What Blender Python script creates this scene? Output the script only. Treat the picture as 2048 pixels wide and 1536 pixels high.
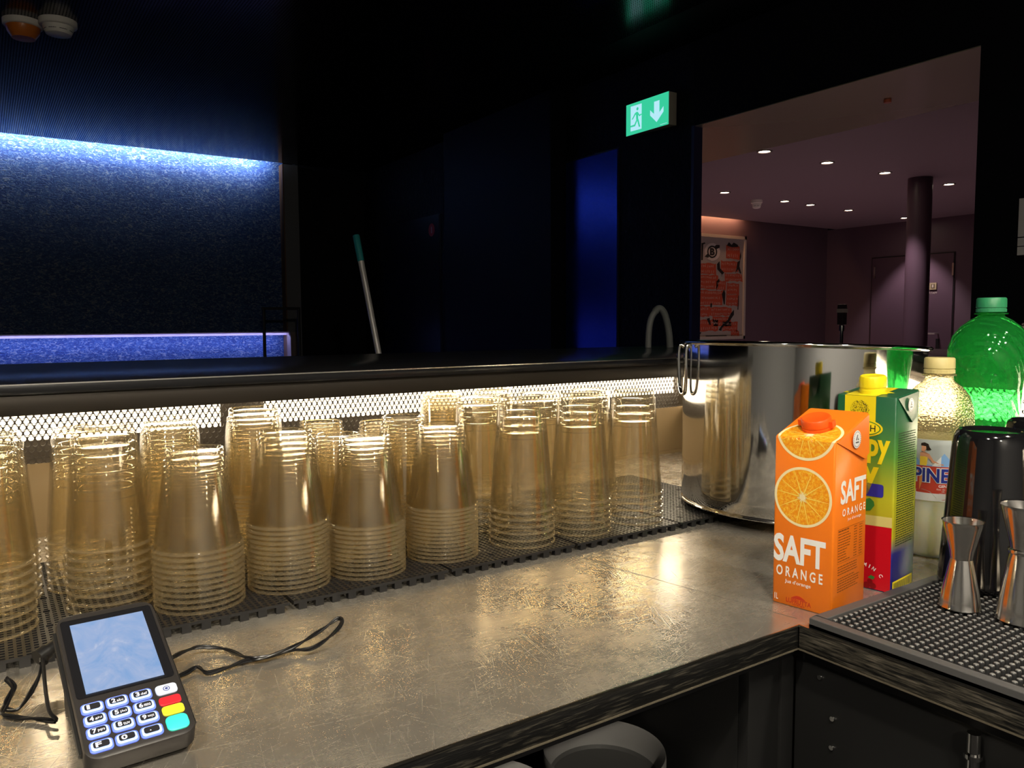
import bpy, bmesh, math, random
from math import sin, cos, pi, radians as R
from mathutils import Vector, Matrix

random.seed(7)
SC = bpy.context.scene
COL = SC.collection
for o in list(bpy.data.objects):
    bpy.data.objects.remove(o)

# ------------------------------------------------------------------ camera
# world: X runs along the bar, Y across it away from the bartender, z = 0 is the steel worktop (floor at -0.9)
cam_d = bpy.data.cameras.new('camera')
cam = bpy.data.objects.new('camera', cam_d)
COL.objects.link(cam)
yaw, pitch, roll = R(56.21), R(4.42), R(-0.334)
fw = Vector((cos(yaw) * cos(pitch), sin(yaw) * cos(pitch), -sin(pitch)))
rt = Vector((sin(yaw), -cos(yaw), 0))
up = rt.cross(fw)
rt2 = rt * cos(roll) + up * sin(roll)
up2 = up * cos(roll) - rt * sin(roll)
M = Matrix((rt2, up2, -fw)).transposed().to_4x4()
M.translation = (0, 0, 0.34)
cam.matrix_world = M
cam_d.sensor_width = 36
cam_d.lens = 36 * 1577 / 2048
cam_d.clip_start = 0.02
cam_d.clip_end = 60
SC.camera = cam

# ------------------------------------------------------------------ world and exposure
w = bpy.data.worlds.new('night')
w.use_nodes = True
w.node_tree.nodes['Background'].inputs[0].default_value = (0.5, 0.6, 1, 1)
w.node_tree.nodes['Background'].inputs[1].default_value = 0.0004
SC.world = w
vs = SC.view_settings
vs.view_transform = 'Standard'
vs.look = 'None'
vs.exposure = 0.0
vs.gamma = 1
vs.use_curve_mapping = False
cy = SC.cycles
cy.transparent_max_bounces = 96
cy.max_bounces = 28
cy.diffuse_bounces = 6
cy.glossy_bounces = 20
cy.transmission_bounces = 12
cy.use_denoising = True
cy.sample_clamp_indirect = 2.5
cy.caustics_reflective = False
cy.caustics_refractive = False

# strengths of every lamp, one added fill among them
LED_TUBE = 5.0           # light tubes behind the perforated bar panel
LED_UNDER = 68.0          # strip under the bar top
LAMP_BAR = 134.0         # shaded globe lamps hanging above the bartender
FILL_BACK = 135.0        # bare globe lamp by the back bar wall
SPOT_HALL = 45.0          # downlights in the purple hall
COVE_BLUE = 330.0          # cold strip over the textured wall
LEDGE_BLUE = 48.0         # strip under the ledge
COVE_WARM = 55.0          # warm strip over the poster


def aim(o, d):
    o.rotation_euler = Vector(d).to_track_quat('-Z', 'Y').to_euler()


# ------------------------------------------------------------------ materials
MATS = {}


def P(name, col, rough=0.5, metal=0.0, emit=None, es=0.0, spec=0.5, trans=0.0, ior=1.45, coat=0.0, alpha=1.0):
    if name in MATS:
        return MATS[name]
    m = bpy.data.materials.new(name)
    m.use_nodes = True
    b = m.node_tree.nodes['Principled BSDF']
    b.inputs['Base Color'].default_value = (*col, 1)
    b.inputs['Roughness'].default_value = rough
    b.inputs['Metallic'].default_value = metal
    b.inputs['Specular IOR Level'].default_value = spec
    b.inputs['Transmission Weight'].default_value = trans
    b.inputs['IOR'].default_value = ior
    b.inputs['Coat Weight'].default_value = coat
    b.inputs['Alpha'].default_value = alpha
    if emit:
        b.inputs['Emission Color'].default_value = (*emit, 1)
        b.inputs['Emission Strength'].default_value = es
    MATS[name] = m
    return m


def nodes(m):
    nt = m.node_tree
    return nt, nt.nodes, nt.links, nt.nodes['Principled BSDF']


def add(nt, kind, **kw):
    n = nt.nodes.new(kind)
    for k, v in kw.items():
        if k.startswith('i_'):
            key = k[2:]
            key = int(key) if key.isdigit() else key.replace('_', ' ')
            n.inputs[key].default_value = v
        else:
            setattr(n, k, v)
    return n


def ramp(nt, fac, stops, interp='LINEAR'):
    r = nt.nodes.new('ShaderNodeValToRGB')
    r.color_ramp.interpolation = interp
    els = r.color_ramp.elements
    while len(els) < len(stops):
        els.new(0.5)
    for e, (p, c) in zip(els, stops):
        e.position = p
        e.color = (*c, 1) if len(c) == 3 else c
    nt.links.new(fac, r.inputs[0])
    return r


def coords(nt, scale=(1, 1, 1), rot=(0, 0, 0), kind='Object'):
    t = nt.nodes.new('ShaderNodeTexCoord')
    mp = nt.nodes.new('ShaderNodeMapping')
    mp.inputs['Scale'].default_value = scale
    mp.inputs['Rotation'].default_value = rot
    nt.links.new(t.outputs[kind], mp.inputs[0])
    return mp.outputs[0]


def bump(nt, height, strength=0.3, dist=0.01):
    b = nt.nodes.new('ShaderNodeBump')
    b.inputs['Strength'].default_value = strength
    b.inputs['Distance'].default_value = dist
    nt.links.new(height, b.inputs['Height'])
    return b.outputs[0]


def turned(nt, rot, scale):
    c = coords(nt, (1, 1, 1), (0, 0, rot))
    mp = nt.nodes.new('ShaderNodeMapping')
    mp.inputs['Scale'].default_value = scale
    nt.links.new(c, mp.inputs[0])
    return mp.outputs[0]


def mat_steel_top():
    m = P('brushed worktop steel', (0.60, 0.56, 0.49), 0.3, 0.78)
    nt, ns, ln, b = nodes(m)
    n1 = add(nt, 'ShaderNodeTexNoise', i_Scale=5, i_Detail=3)
    ln.new(turned(nt, 0.0, (6, 330, 1)), n1.inputs[0])
    n2 = add(nt, 'ShaderNodeTexNoise', i_Scale=9, i_Detail=6, i_Roughness=0.7)
    ln.new(coords(nt), n2.inputs[0])
    s = None
    for rot, sc, pos in ((0.2, (9, 900, 1), 0.765), (-0.35, (11, 1000, 1), 0.77), (1.0, (12, 950, 1), 0.775), (1.75, (8, 1000, 1), 0.77), (-1.1, (13, 900, 1), 0.775)):
        n = add(nt, 'ShaderNodeTexNoise', i_Scale=1.0, i_Detail=0)
        ln.new(turned(nt, rot, sc), n.inputs[0])
        o = ramp(nt, n.outputs[0], [(pos - 0.015, (0, 0, 0)), (pos + 0.03, (1, 1, 1))]).outputs[0]
        if s is None:
            s = o
        else:
            mx = add(nt, 'ShaderNodeMath', operation='MAXIMUM')
            ln.new(s, mx.inputs[0])
            ln.new(o, mx.inputs[1])
            s = mx.outputs[0]
    r1 = ramp(nt, n2.outputs[0], [(0.3, (0.17, 0.17, 0.17)), (0.7, (0.25, 0.25, 0.25))])
    ad = add(nt, 'ShaderNodeMath', operation='MULTIPLY_ADD', i_1=0.04)
    ln.new(s, ad.inputs[0])
    ln.new(r1.outputs[0], ad.inputs[2])
    ln.new(ad.outputs[0], b.inputs['Roughness'])
    col = ramp(nt, n2.outputs[0], [(0.32, (0.42, 0.385, 0.33)), (0.5, (0.54, 0.50, 0.43)), (0.7, (0.68, 0.63, 0.54))])
    mc = add(nt, 'ShaderNodeMixRGB')
    mc.inputs[2].default_value = (0.92, 0.86, 0.74, 1)
    sm = add(nt, 'ShaderNodeMath', operation='MULTIPLY', i_1=0.55)
    ln.new(s, sm.inputs[0])
    ln.new(sm.outputs[0], mc.inputs[0])
    ln.new(col.outputs[0], mc.inputs[1])
    ln.new(mc.outputs[0], b.inputs['Base Color'])
    nr = add(nt, 'ShaderNodeMath', operation='MULTIPLY_ADD', i_1=0.10)
    ln.new(n1.outputs[0], nr.inputs[0])
    ln.new(ad.outputs[0], nr.inputs[2])
    ln.new(nr.outputs[0], b.inputs['Roughness'])
    return m


def mat_worn_edge(name='worn black edge', k=0.0):
    m = P(name, (0.008, 0.008, 0.008), 0.35)
    nt, ns, ln, b = nodes(m)
    c = coords(nt, (9, 9, 130))
    n = add(nt, 'ShaderNodeTexNoise', i_Scale=2.2, i_Detail=5, i_Roughness=0.7)
    ln.new(c, n.inputs[0])
    r = ramp(nt, n.outputs[0], [(0.52 - k, (0.006, 0.006, 0.006)), (0.62 - k, (0.05, 0.045, 0.035)), (0.78 - k, (0.16, 0.14, 0.11))])
    ln.new(r.outputs[0], b.inputs['Base Color'])
    ln.new(bump(nt, n.outputs[0], 0.4, 0.002), b.inputs['Normal'])
    return m


def mat_perf_ceiling():
    m = P('perforated black ceiling', (0.010, 0.010, 0.013), 0.17, 0.0, spec=0.5)
    nt, ns, ln, b = nodes(m)
    c = coords(nt, (77, 77, 0))
    fr = add(nt, 'ShaderNodeVectorMath', operation='FRACTION')
    ln.new(c, fr.inputs[0])
    sb = add(nt, 'ShaderNodeVectorMath', operation='SUBTRACT')
    sb.inputs[1].default_value = (0.5, 0.5, 0)
    ln.new(fr.outputs[0], sb.inputs[0])
    le = add(nt, 'ShaderNodeVectorMath', operation='LENGTH')
    ln.new(sb.outputs[0], le.inputs[0])
    r = ramp(nt, le.outputs['Value'], [(0.26, (0.001, 0.001, 0.001)), (0.32, (0.013, 0.013, 0.017))])
    ln.new(r.outputs[0], b.inputs['Base Color'])
    r2 = ramp(nt, le.outputs['Value'], [(0.26, (0, 0, 0)), (0.32, (1, 1, 1))])
    sp = add(nt, 'ShaderNodeMath', operation='MULTIPLY', i_1=0.5)
    ln.new(r2.outputs[0], sp.inputs[0])
    ln.new(sp.outputs[0], b.inputs['Specular IOR Level'])
    return m


def mat_stucco():
    m = P('blue textured plaster', (0.012, 0.025, 0.10), 0.38)
    nt, ns, ln, b = nodes(m)
    c = coords(nt, (1, 1, 1.9))
    n = add(nt, 'ShaderNodeTexNoise', i_Scale=30, i_Detail=3, i_Roughness=0.6, i_Distortion=1.6)
    ln.new(c, n.inputs[0])
    r = ramp(nt, n.outputs[0], [(0.42, (0.010, 0.035, 0.15)), (0.54, (0.03, 0.09, 0.24)), (0.64, (0.22, 0.24, 0.29))])
    ln.new(r.outputs[0], b.inputs['Base Color'])
    ln.new(bump(nt, n.outputs[0], 0.7, 0.015), b.inputs['Normal'])
    return m


def mat_rough_black():
    m = P('black painted plaster', (0.004, 0.004, 0.005), 0.5, spec=0.15)
    nt, ns, ln, b = nodes(m)
    n = add(nt, 'ShaderNodeTexNoise', i_Scale=22, i_Detail=5, i_Roughness=0.7)
    ln.new(coords(nt), n.inputs[0])
    ln.new(bump(nt, n.outputs[0], 0.6, 0.02), b.inputs['Normal'])
    return m


def mat_cup(name, tint, body):
    m = bpy.data.materials.new(name)
    m.use_nodes = True
    nt = m.node_tree
    nt.nodes.clear()
    out = nt.nodes.new('ShaderNodeOutputMaterial')
    tr = add(nt, 'ShaderNodeBsdfTransparent')
    tr.inputs[0].default_value = (*tint, 1)
    gl = add(nt, 'ShaderNodeBsdfGlossy')
    gl.inputs['Roughness'].default_value = 0.07
    tl = add(nt, 'ShaderNodeBsdfTranslucent')
    tl.inputs[0].default_value = (1.0, 0.80, 0.42, 1)
    df = add(nt, 'ShaderNodeBsdfDiffuse')
    df.inputs[0].default_value = (1.0, 0.88, 0.64, 1)
    mh = nt.nodes.new('ShaderNodeMixShader')
    mh.inputs[0].default_value = 0.15
    nt.links.new(tl.outputs[0], mh.inputs[1])
    nt.links.new(df.outputs[0], mh.inputs[2])
    m1 = nt.nodes.new('ShaderNodeMixShader')
    m1.inputs[0].default_value = body
    nt.links.new(tr.outputs[0], m1.inputs[1])
    nt.links.new(mh.outputs[0], m1.inputs[2])
    lw = add(nt, 'ShaderNodeLayerWeight', i_Blend=0.5)
    pw = add(nt, 'ShaderNodeMath', operation='POWER', i_1=3.2)
    nt.links.new(lw.outputs['Facing'], pw.inputs[0])
    ma = add(nt, 'ShaderNodeMath', operation='MULTIPLY_ADD', i_1=0.62, i_2=0.045)
    nt.links.new(pw.outputs[0], ma.inputs[0])
    m2 = nt.nodes.new('ShaderNodeMixShader')
    nt.links.new(ma.outputs[0], m2.inputs[0])
    nt.links.new(m1.outputs[0], m2.inputs[1])
    nt.links.new(gl.outputs[0], m2.inputs[2])
    nt.links.new(m2.outputs[0], out.inputs[0])
    MATS[name] = m
    return m


def mat_bottle(name, tint, body_col, body, bump_kind=None, rough=0.04):
    m = mat_cup(name, tint, body)
    nt = m.node_tree
    old = [n for n in nt.nodes if n.type == 'BSDF_TRANSPARENT'][0]
    rf = add(nt, 'ShaderNodeBsdfRefraction', i_IOR=1.10, i_Roughness=0.03)
    rf.inputs[0].default_value = (*tint, 1)
    sock = old.outputs[0].links[0].to_socket
    half = nt.nodes.new('ShaderNodeMixShader')
    half.inputs[0].default_value = 0.6
    nt.links.new(old.outputs[0], half.inputs[1])
    nt.links.new(rf.outputs[0], half.inputs[2])
    nt.links.new(half.outputs[0], sock)
    for n in nt.nodes:
        if n.type in ('BSDF_TRANSLUCENT', 'BSDF_DIFFUSE'):
            n.inputs[0].default_value = (*body_col, 1)
        if n.type == 'BSDF_GLOSSY':
            n.inputs['Roughness'].default_value = rough
            gl = n
    if bump_kind == 'dimples':
        v = add(nt, 'ShaderNodeTexVoronoi', i_Scale=300)
        nt.links.new(coords(nt), v.inputs[0])
        bb = bump(nt, v.outputs['Distance'], 0.55, 0.0025)
    else:
        wv = add(nt, 'ShaderNodeTexWave', i_Scale=26, i_Distortion=2.0, i_Detail=1)
        nt.links.new(coords(nt, (1, 1, 1.6), (0.5, 0.3, 0)), wv.inputs[0])
        bb = bump(nt, wv.outputs[1], 0.35, 0.004)
    nt.links.new(bb, gl.inputs['Normal'])
    nt.links.new(bb, rf.inputs['Normal'])
    return m


BLACK = P('matt black', (0.006, 0.006, 0.007), 0.5)
GLOSSBLACK = P('gloss black top', (0.007, 0.007, 0.008), 0.22)
FASCIA = P('brown black fascia metal', (0.028, 0.023, 0.018), 0.42, 0.6)
TANPANEL = P('tan bar panel', (0.19, 0.135, 0.07), 0.45)
PERF = P('dark perforated steel', (0.035, 0.028, 0.022), 0.45, 0.3)
CHROME = P('polished steel', (0.80, 0.79, 0.77), 0.07, 1.0)
JIG = P('jigger steel', (0.78, 0.76, 0.73), 0.16, 1.0)
WHITEP = P('white plastic', (0.78, 0.77, 0.72), 0.4)
RUBBER = P('black rubber', (0.010, 0.010, 0.011), 0.38)
RUBNUB = P('rubber nub', (0.022, 0.022, 0.023), 0.22)
PURPLE = P('purple paint', (0.115, 0.075, 0.10), 0.5)
PURPLEC = P('purple ceiling paint', (0.245, 0.185, 0.215), 0.6)
PURPLEDOOR = P('purple door paint', (0.10, 0.06, 0.085), 0.42)
WALLBLACK = P('wall black', (0.004, 0.004, 0.005), 0.55, spec=0.12)
STUCCO = mat_stucco()
ROUGHBLACK = mat_rough_black()
PERFCEIL = mat_perf_ceiling()
STEELTOP = mat_steel_top()
WORN = mat_worn_edge()
CUP = mat_cup('clear cup plastic', (0.995, 0.986, 0.960), 0.014)
CUPRIM = mat_cup('cup rim plastic', (0.97, 0.955, 0.91), 0.28)


# ------------------------------------------------------------------ mesh builder
class G:
    def __init__(self):
        self.v, self.f, self.m = [], [], []

    def add(self, vs, fs, mi=0):
        k = len(self.v)
        self.v += [tuple(p) for p in vs]
        self.f += [tuple(i + k for i in f) for f in fs]
        self.m += [mi] * len(fs)

    def box(self, lo, hi, mi=0):
        x0, y0, z0 = lo
        x1, y1, z1 = hi
        self.add([(x0, y0, z0), (x1, y0, z0), (x1, y1, z0), (x0, y1, z0), (x0, y0, z1), (x1, y0, z1), (x1, y1, z1), (x0, y1, z1)],
                 [(3, 2, 1, 0), (4, 5, 6, 7), (0, 1, 5, 4), (1, 2, 6, 5), (2, 3, 7, 6), (3, 0, 4, 7)], mi)

    def lathe(self, prof, seg=48, c=(0, 0, 0), mi=0, wob=None):
        n = len(prof)
        vs, fs = [], []
        for r, z in prof:
            for i in range(seg):
                a = 2 * pi * i / seg
                rr = r * (wob(a, z) if wob else 1)
                vs.append((c[0] + rr * cos(a), c[1] + rr * sin(a), c[2] + z))
        for j in range(n - 1):
            for i in range(seg):
                i2 = (i + 1) % seg
                fs.append((j * seg + i, j * seg + i2, (j + 1) * seg + i2, (j + 1) * seg + i))
        if prof[0][0] > 1e-5:
            pass
        self.add(vs, fs, mi)

    def disc(self, r, z, seg=48, c=(0, 0, 0), mi=0, flip=False):
        vs = [(c[0] + r * cos(2 * pi * i / seg), c[1] + r * sin(2 * pi * i / seg), c[2] + z) for i in range(seg)]
        f = tuple(range(seg))
        self.add(vs, [f[::-1] if flip else f], mi)

    def tube(self, pts, r, seg=8, closed=False, mi=0, smooth=6):
        pts = [Vector(p) for p in pts]
        if smooth:
            out = []
            n = len(pts)
            for i in range(n if closed else n - 1):
                p0 = pts[(i - 1) % n] if closed or i > 0 else pts[i]
                p1, p2 = pts[i], pts[(i + 1) % n]
                p3 = pts[(i + 2) % n] if closed or i + 2 < n else p2
                for k in range(smooth):
                    t = k / smooth
                    out.append(0.5 * ((2 * p1) + (p2 - p0) * t + (2 * p0 - 5 * p1 + 4 * p2 - p3) * t * t + (3 * p1 - p0 - 3 * p2 + p3) * t ** 3))
            if not closed:
                out.append(pts[-1])
            pts = out
        n = len(pts)
        vs, fs = [], []
        prev = None
        for i, p in enumerate(pts):
            a = pts[i - 1] if (closed or i > 0) else p
            b = pts[(i + 1) % n] if (closed or i < n - 1) else p
            t = (b - a).normalized()
            if prev is None:
                ref = Vector((0, 0, 1)) if abs(t.z) < 0.9 else Vector((1, 0, 0))
                nn = (ref - t * ref.dot(t)).normalized()
            else:
                nn = (prev - t * prev.dot(t)).normalized()
            prev = nn
            bb = t.cross(nn)
            rr = r[i * len(r) // n] if isinstance(r, (list, tuple)) else r
            for k in range(seg):
                an = 2 * pi * k / seg
                vs.append(p + nn * (rr * cos(an)) + bb * (rr * sin(an)))
        for i in range(n if closed else n - 1):
            j = (i + 1) % n
            for k in range(seg):
                k2 = (k + 1) % seg
                fs.append((i * seg + k, i * seg + k2, j * seg + k2, j * seg + k))
        if not closed:
            fs.append(tuple(range(seg))[::-1])
            fs.append(tuple((n - 1) * seg + k for k in range(seg)))
        self.add(vs, fs, mi)

    def loft(self, rings, cap0=True, cap1=True, mi=0):
        n = len(rings[0])
        vs = [p for r in rings for p in r]
        fs = []
        for j in range(len(rings) - 1):
            for i in range(n):
                i2 = (i + 1) % n
                fs.append((j * n + i, j * n + i2, (j + 1) * n + i2, (j + 1) * n + i))
        if cap0:
            fs.append(tuple(range(n))[::-1])
        if cap1:
            fs.append(tuple((len(rings) - 1) * n + i for i in range(n)))
        self.add(vs, fs, mi)

    def poly(self, pts2, fn, mi=0):
        self.add([fn(*p) for p in pts2], [tuple(range(len(pts2)))], mi)

    def build(self, name, mats, parent=None, smooth=True, angle=40, world=False, bevel=0.0, solid=0.0):
        me = bpy.data.meshes.new(name)
        vs = self.v
        if world and parent is not None:
            Mi = (Matrix.Translation(parent.location) @ parent.rotation_euler.to_matrix().to_4x4()).inverted()
            vs = [tuple(Mi @ Vector(p)) for p in vs]
        me.from_pydata(vs, [], self.f)
        if not isinstance(mats, (list, tuple)):
            mats = [mats]
        for mm in mats:
            me.materials.append(mm)
        me.polygons.foreach_set('material_index', self.m)
        if bevel:
            bm = bmesh.new()
            bm.from_mesh(me)
            bmesh.ops.remove_doubles(bm, verts=bm.verts, dist=1e-6)
            es = [e for e in bm.edges if len(e.link_faces) == 2 and e.calc_face_angle(0) > 0.5]
            bmesh.ops.bevel(bm, geom=es, offset=bevel, segments=2, profile=0.5, affect='EDGES')
            bm.to_mesh(me)
            bm.free()
        if smooth:
            me.polygons.foreach_set('use_smooth', [True] * len(me.polygons))
            me.set_sharp_from_angle(angle=R(angle))
        me.update()
        o = bpy.data.objects.new(name, me)
        COL.objects.link(o)
        if parent is not None:
            o.parent = parent
        return o


def tag(o, label, cat, group=None, kind=None):
    if label:
        o['label'] = label
    if cat:
        o['category'] = cat
    if group:
        o['group'] = group
    if kind:
        o['kind'] = kind
    return o


def thing(name, label, cat, loc=(0, 0, 0), rz=0.0, group=None):
    o = bpy.data.objects.new(name, None)
    o.empty_display_size = 0.05
    COL.objects.link(o)
    o.location = loc
    o.rotation_euler = (0, 0, rz)
    return tag(o, label, cat, group)


def struct(name, lo, hi, m, label=None):
    g = G()
    g.box(lo, hi)
    o = g.build(name, m, smooth=False)
    o['kind'] = 'structure'
    if label:
        o['label'] = label
    return o


def rrect(w, h, r, n=5, cx=0.0, cy=0.0):
    out = []
    for qx, qy, a0 in ((w / 2 - r, h / 2 - r, 0), (-w / 2 + r, h / 2 - r, pi / 2), (-w / 2 + r, -h / 2 + r, pi), (w / 2 - r, -h / 2 + r, 1.5 * pi)):
        for k in range(n + 1):
            a = a0 + (pi / 2) * k / n
            out.append((cx + qx + r * cos(a), cy + qy + r * sin(a)))
    return out


def circ(r, n=32, cx=0.0, cy=0.0, ry=None):
    return [(cx + r * cos(2 * pi * i / n), cy + (ry or r) * sin(2 * pi * i / n)) for i in range(n)]


TXT = {}


def text_mesh(s, bold=0.0):
    key = (s, bold)
    if key not in TXT:
        cu = bpy.data.curves.new('lettering_source', 'FONT')
        cu.body = s
        cu.offset = bold
        cu.resolution_u = 3
        ob = bpy.data.objects.new('lettering_source', cu)
        COL.objects.link(ob)
        bpy.context.view_layer.update()
        me = bpy.data.meshes.new_from_object(ob.evaluated_get(bpy.context.evaluated_depsgraph_get()))
        vs = [(v.co.x, v.co.y) for v in me.vertices]
        fs = [tuple(p.vertices) for p in me.polygons]
        bpy.data.objects.remove(ob)
        bpy.data.curves.remove(cu)
        bpy.data.meshes.remove(me)
        xs = [p[0] for p in vs]
        ys = [p[1] for p in vs]
        TXT[key] = ([((x - min(xs)) / (max(xs) - min(xs)), (y - min(ys)) / (max(ys) - min(ys))) for x, y in vs], fs)
    return TXT[key]


def text(g, s, x0, y0, x1, y1, fn, mi=0, bold=0.0):
    vs, fs = text_mesh(s, bold)
    g.add([fn(x0 + (x1 - x0) * a, y0 + (y1 - y0) * b) for a, b in vs], fs, mi)


def spot(name, loc, energy, col, size=1.2, blend=0.6, rad=0.03, d=(0, 0, -1), parent=None):
    l = bpy.data.lights.new(name, 'SPOT')
    l.energy = energy
    l.color = col
    l.spot_size = size
    l.spot_blend = blend
    l.shadow_soft_size = rad
    o = bpy.data.objects.new(name, l)
    COL.objects.link(o)
    o.location = loc
    aim(o, d)
    if parent is not None:
        o.parent = parent
    return o


def strip(name, lo, hi, col, es, parent=None, label=None):
    """a glowing LED strip or tube"""
    g = G()
    g.box(lo, hi)
    m = P('glow ' + name + str(es) + str(col), (0.8, 0.8, 0.8), 0.5, emit=col, es=es)
    return g.build(name, m, parent, smooth=False, world=parent is not None)


# ================================================================== STRUCTURE
FZ, CZ, HZ = -0.9, 1.75, 1.333
struct('floor', (-2.5, -2.0, FZ - 0.05), (8.0, 7.2, FZ), P('dark floor', (0.012, 0.011, 0.012), 0.3))
struct('ceiling', (-2.5, -2.0, CZ), (2.72, 6.965, CZ + 0.05), PERFCEIL)
struct('ceiling_border', (2.72, -2.0, CZ), (3.05, 6.965, CZ + 0.05), WALLBLACK)
struct('ceiling_slot', (-2.5, 6.965, CZ + 0.13), (2.6, 7.10, CZ + 0.16), BLACK)
struct('wall_left', (-2.5, 7.10, FZ), (2.30, 7.16, CZ + 0.16), STUCCO)
struct('trim_1', (2.262, 7.0, FZ), (2.272, 7.10, CZ), P('brown trim strip', (0.12, 0.06, 0.03), 0.5))
struct('trim_2', (2.272, 7.0, FZ), (2.40, 7.10, CZ), P('grey pilaster', (0.13, 0.13, 0.14), 0.5))
struct('wall_back', (2.40, 7.06, FZ), (3.1, 7.14, CZ + 0.16), ROUGHBLACK)
struct('wall_end', (-2.55, -2.0, FZ), (-2.5, 1.6, CZ), P('grey back bar wall', (0.3, 0.3, 0.3)))
struct('wall_end_far', (-2.55, 1.6, FZ), (-2.5, 7.12, CZ + 0.16), WALLBLACK)
struct('wall_behind', (-2.5, -1.50, FZ), (3.05, -1.45, CZ), P('grey back bar wall', (0.24, 0.235, 0.225), 0.6))
# wall with the opening: thin leaf on both sides of the opening, deep beam over it
struct('wall_right', (3.05, 2.889, FZ), (3.10, 7.06, CZ), ROUGHBLACK)
struct('wall_far_right', (3.05, -2.0, FZ), (3.10, 1.494, HZ), WALLBLACK)
g = G()
g.box((3.05, -2.0, HZ), (3.79, 2.889, CZ))
g.box((3.10, 2.889, HZ), (3.79, 5.34, CZ))
beam = g.build('beam', WALLBLACK, smooth=False)
struct('beam_soffit', (3.052, -2.0, HZ - 0.004), (3.788, 5.34, HZ - 0.0002), P('brushed dark soffit', (0.36, 0.33, 0.23), 0.26, 0.5))
beam['kind'] = 'structure'
struct('unlit_wall_block', (2.93, 3.94, FZ), (3.05, 5.28, CZ), WALLBLACK)  # black block added where the wall is only unlit
struct('trim_3', (3.043, 2.875, FZ), (3.104, 2.893, HZ), P('dark blue jamb paint', (0.012, 0.013, 0.045), 0.4))
# purple hall
struct('floor_hall', (3.10, -2.0, FZ), (7.75, 5.34, FZ + 0.004), P('hall floor', (0.34, 0.26, 0.27), 0.5))
struct('ceiling_hall', (3.79, -2.0, HZ), (7.85, 5.24, HZ + 0.05), PURPLEC)
struct('ceiling_hall_slot', (3.79, 5.24, HZ + 0.10), (7.85, 5.34, HZ + 0.12), PURPLEC)
struct('wall_hall_left', (3.10, 5.34, FZ), (7.75, 5.42, HZ + 0.12), PURPLE)
struct('wall_hall_back', (7.75, -2.0, FZ), (7.85, 5.42, HZ), PURPLE)
g = G()
g.lathe([(0.079, FZ), (0.079, HZ)], 48, (5.49, 3.062, 0))
o = g.build('column', P('purple column paint', (0.10, 0.06, 0.085), 0.42))
o['kind'] = 'structure'


def door(name, X, y0, y1, z1, m, handle=None, hinges=(), frame=None):
    t = bpy.data.objects.new(name, None)
    COL.objects.link(t)
    t.location = (X, (y0 + y1) / 2, FZ)
    t['kind'] = 'structure'
    g = G()
    g.box((X - 0.012, y0 + 0.004, FZ + 0.005), (X, y1 - 0.004, z1 - 0.004))
    g.build('door_leaf', m, t, smooth=False, world=True)
    g = G()
    fm = frame or BLACK
    for a, b in (((X - 0.008, y0 - 0.006, FZ), (X - 0.0005, y0 + 0.003, z1)), ((X - 0.008, y1 - 0.003, FZ), (X - 0.0005, y1 + 0.006, z1)), ((X - 0.008, y0 - 0.006, z1 - 0.003), (X - 0.0005, y1 + 0.006, z1 + 0.006))):
        g.box(a, b)
    g.build('door_frame', fm, t, smooth=False, world=True)
    for (yh, zh) in hinges:
        g = G()
        g.box((X - 0.022, yh - 0.008, zh - 0.06), (X - 0.012, yh + 0.008, zh + 0.06))
        g.build('hinge', P('satin metal', (0.6, 0.58, 0.56), 0.3, 1.0), t, smooth=False, world=True)
    if handle:
        yh, zh, s = handle
        g = G()
        g.tube([(X - 0.012, yh, zh), (X - 0.06, yh, zh), (X - 0.062, yh + s * 0.03, zh), (X - 0.062, yh + s * 0.13, zh)], 0.009, 8, smooth=3)
        g.build('door_handle', P('satin metal', (0.6, 0.58, 0.56), 0.3, 1.0), t, world=True)
        g = G()
        g.box((X - 0.016, yh - 0.018, zh - 0.19), (X - 0.012, yh + 0.018, zh - 0.05))
        g.build('lock_plate', BLACK, t, smooth=False, world=True)
    return t


door('door_1', 3.05, 5.56, 6.62, 1.20, P('blue black gloss door', (0.006, 0.007, 0.012), 0.32, spec=0.25))
door('door_2', 3.05, 3.45, 3.93, 1.325, P('deep blue gloss door', (0.03, 0.055, 0.34), 0.24, 0.85))
door('door_3', 7.75, 3.96, 4.80, 0.99, PURPLEDOOR, handle=(4.09, 0.213, 1), hinges=((3.965, 0.83), (4.765, 0.84)), frame=P('door gap', (0.015, 0.01, 0.012), 0.6))

# ================================================================== BAR
YF, YB, TZ = 1.12, 1.465, 0.2705
BX0, BX1 = -1.3, 1.95
XR = 1.518                # lit panel of the return along the short worktop arm
bar = thing('bar_counter', 'long black bar counter with gloss top and lit perforated panel behind the cups', 'bar counter', (0.85, 1.45, FZ))
g = G()
g.box((BX0, YF - 0.006, 0.2565), (BX1, 1.71, TZ))
g.build('bar_top', GLOSSBLACK, bar, world=True, bevel=0.0018)
g = G()
g.box((BX0, YF - 0.006 - 0.0012, 0.2685), (BX1, YF - 0.0061, 0.2702))
g.build('edge_strip', P('bright edge metal', (0.7, 0.68, 0.64), 0.25, 1.0), bar, smooth=False, world=True)
g = G()
g.box((BX0, YF, 0.231), (BX1, YF + 0.018, 0.2565))
g.build('fascia', FASCIA, bar, world=True, bevel=0.001)
g = G()
g.box((BX0, YF + 0.018, 0.236), (BX1, 1.53, 0.2565))
g.build('underside_board', P('underside board', (0.12, 0.09, 0.06), 0.6), bar, smooth=False, world=True)
g = G()
g.box((BX0, 1.530, FZ), (BX1, 1.62, 0.2565))
g.box((BX0, YB + 0.004, -0.04), (BX1, 1.530, 0.117))
g.build('bar_body', P('dark board', (0.035, 0.027, 0.018), 0.5), bar, smooth=False, world=True)
g = G()
g.box((BX0, YB - 0.001, 0.0), (BX1, YB + 0.004, 0.1195))
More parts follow.
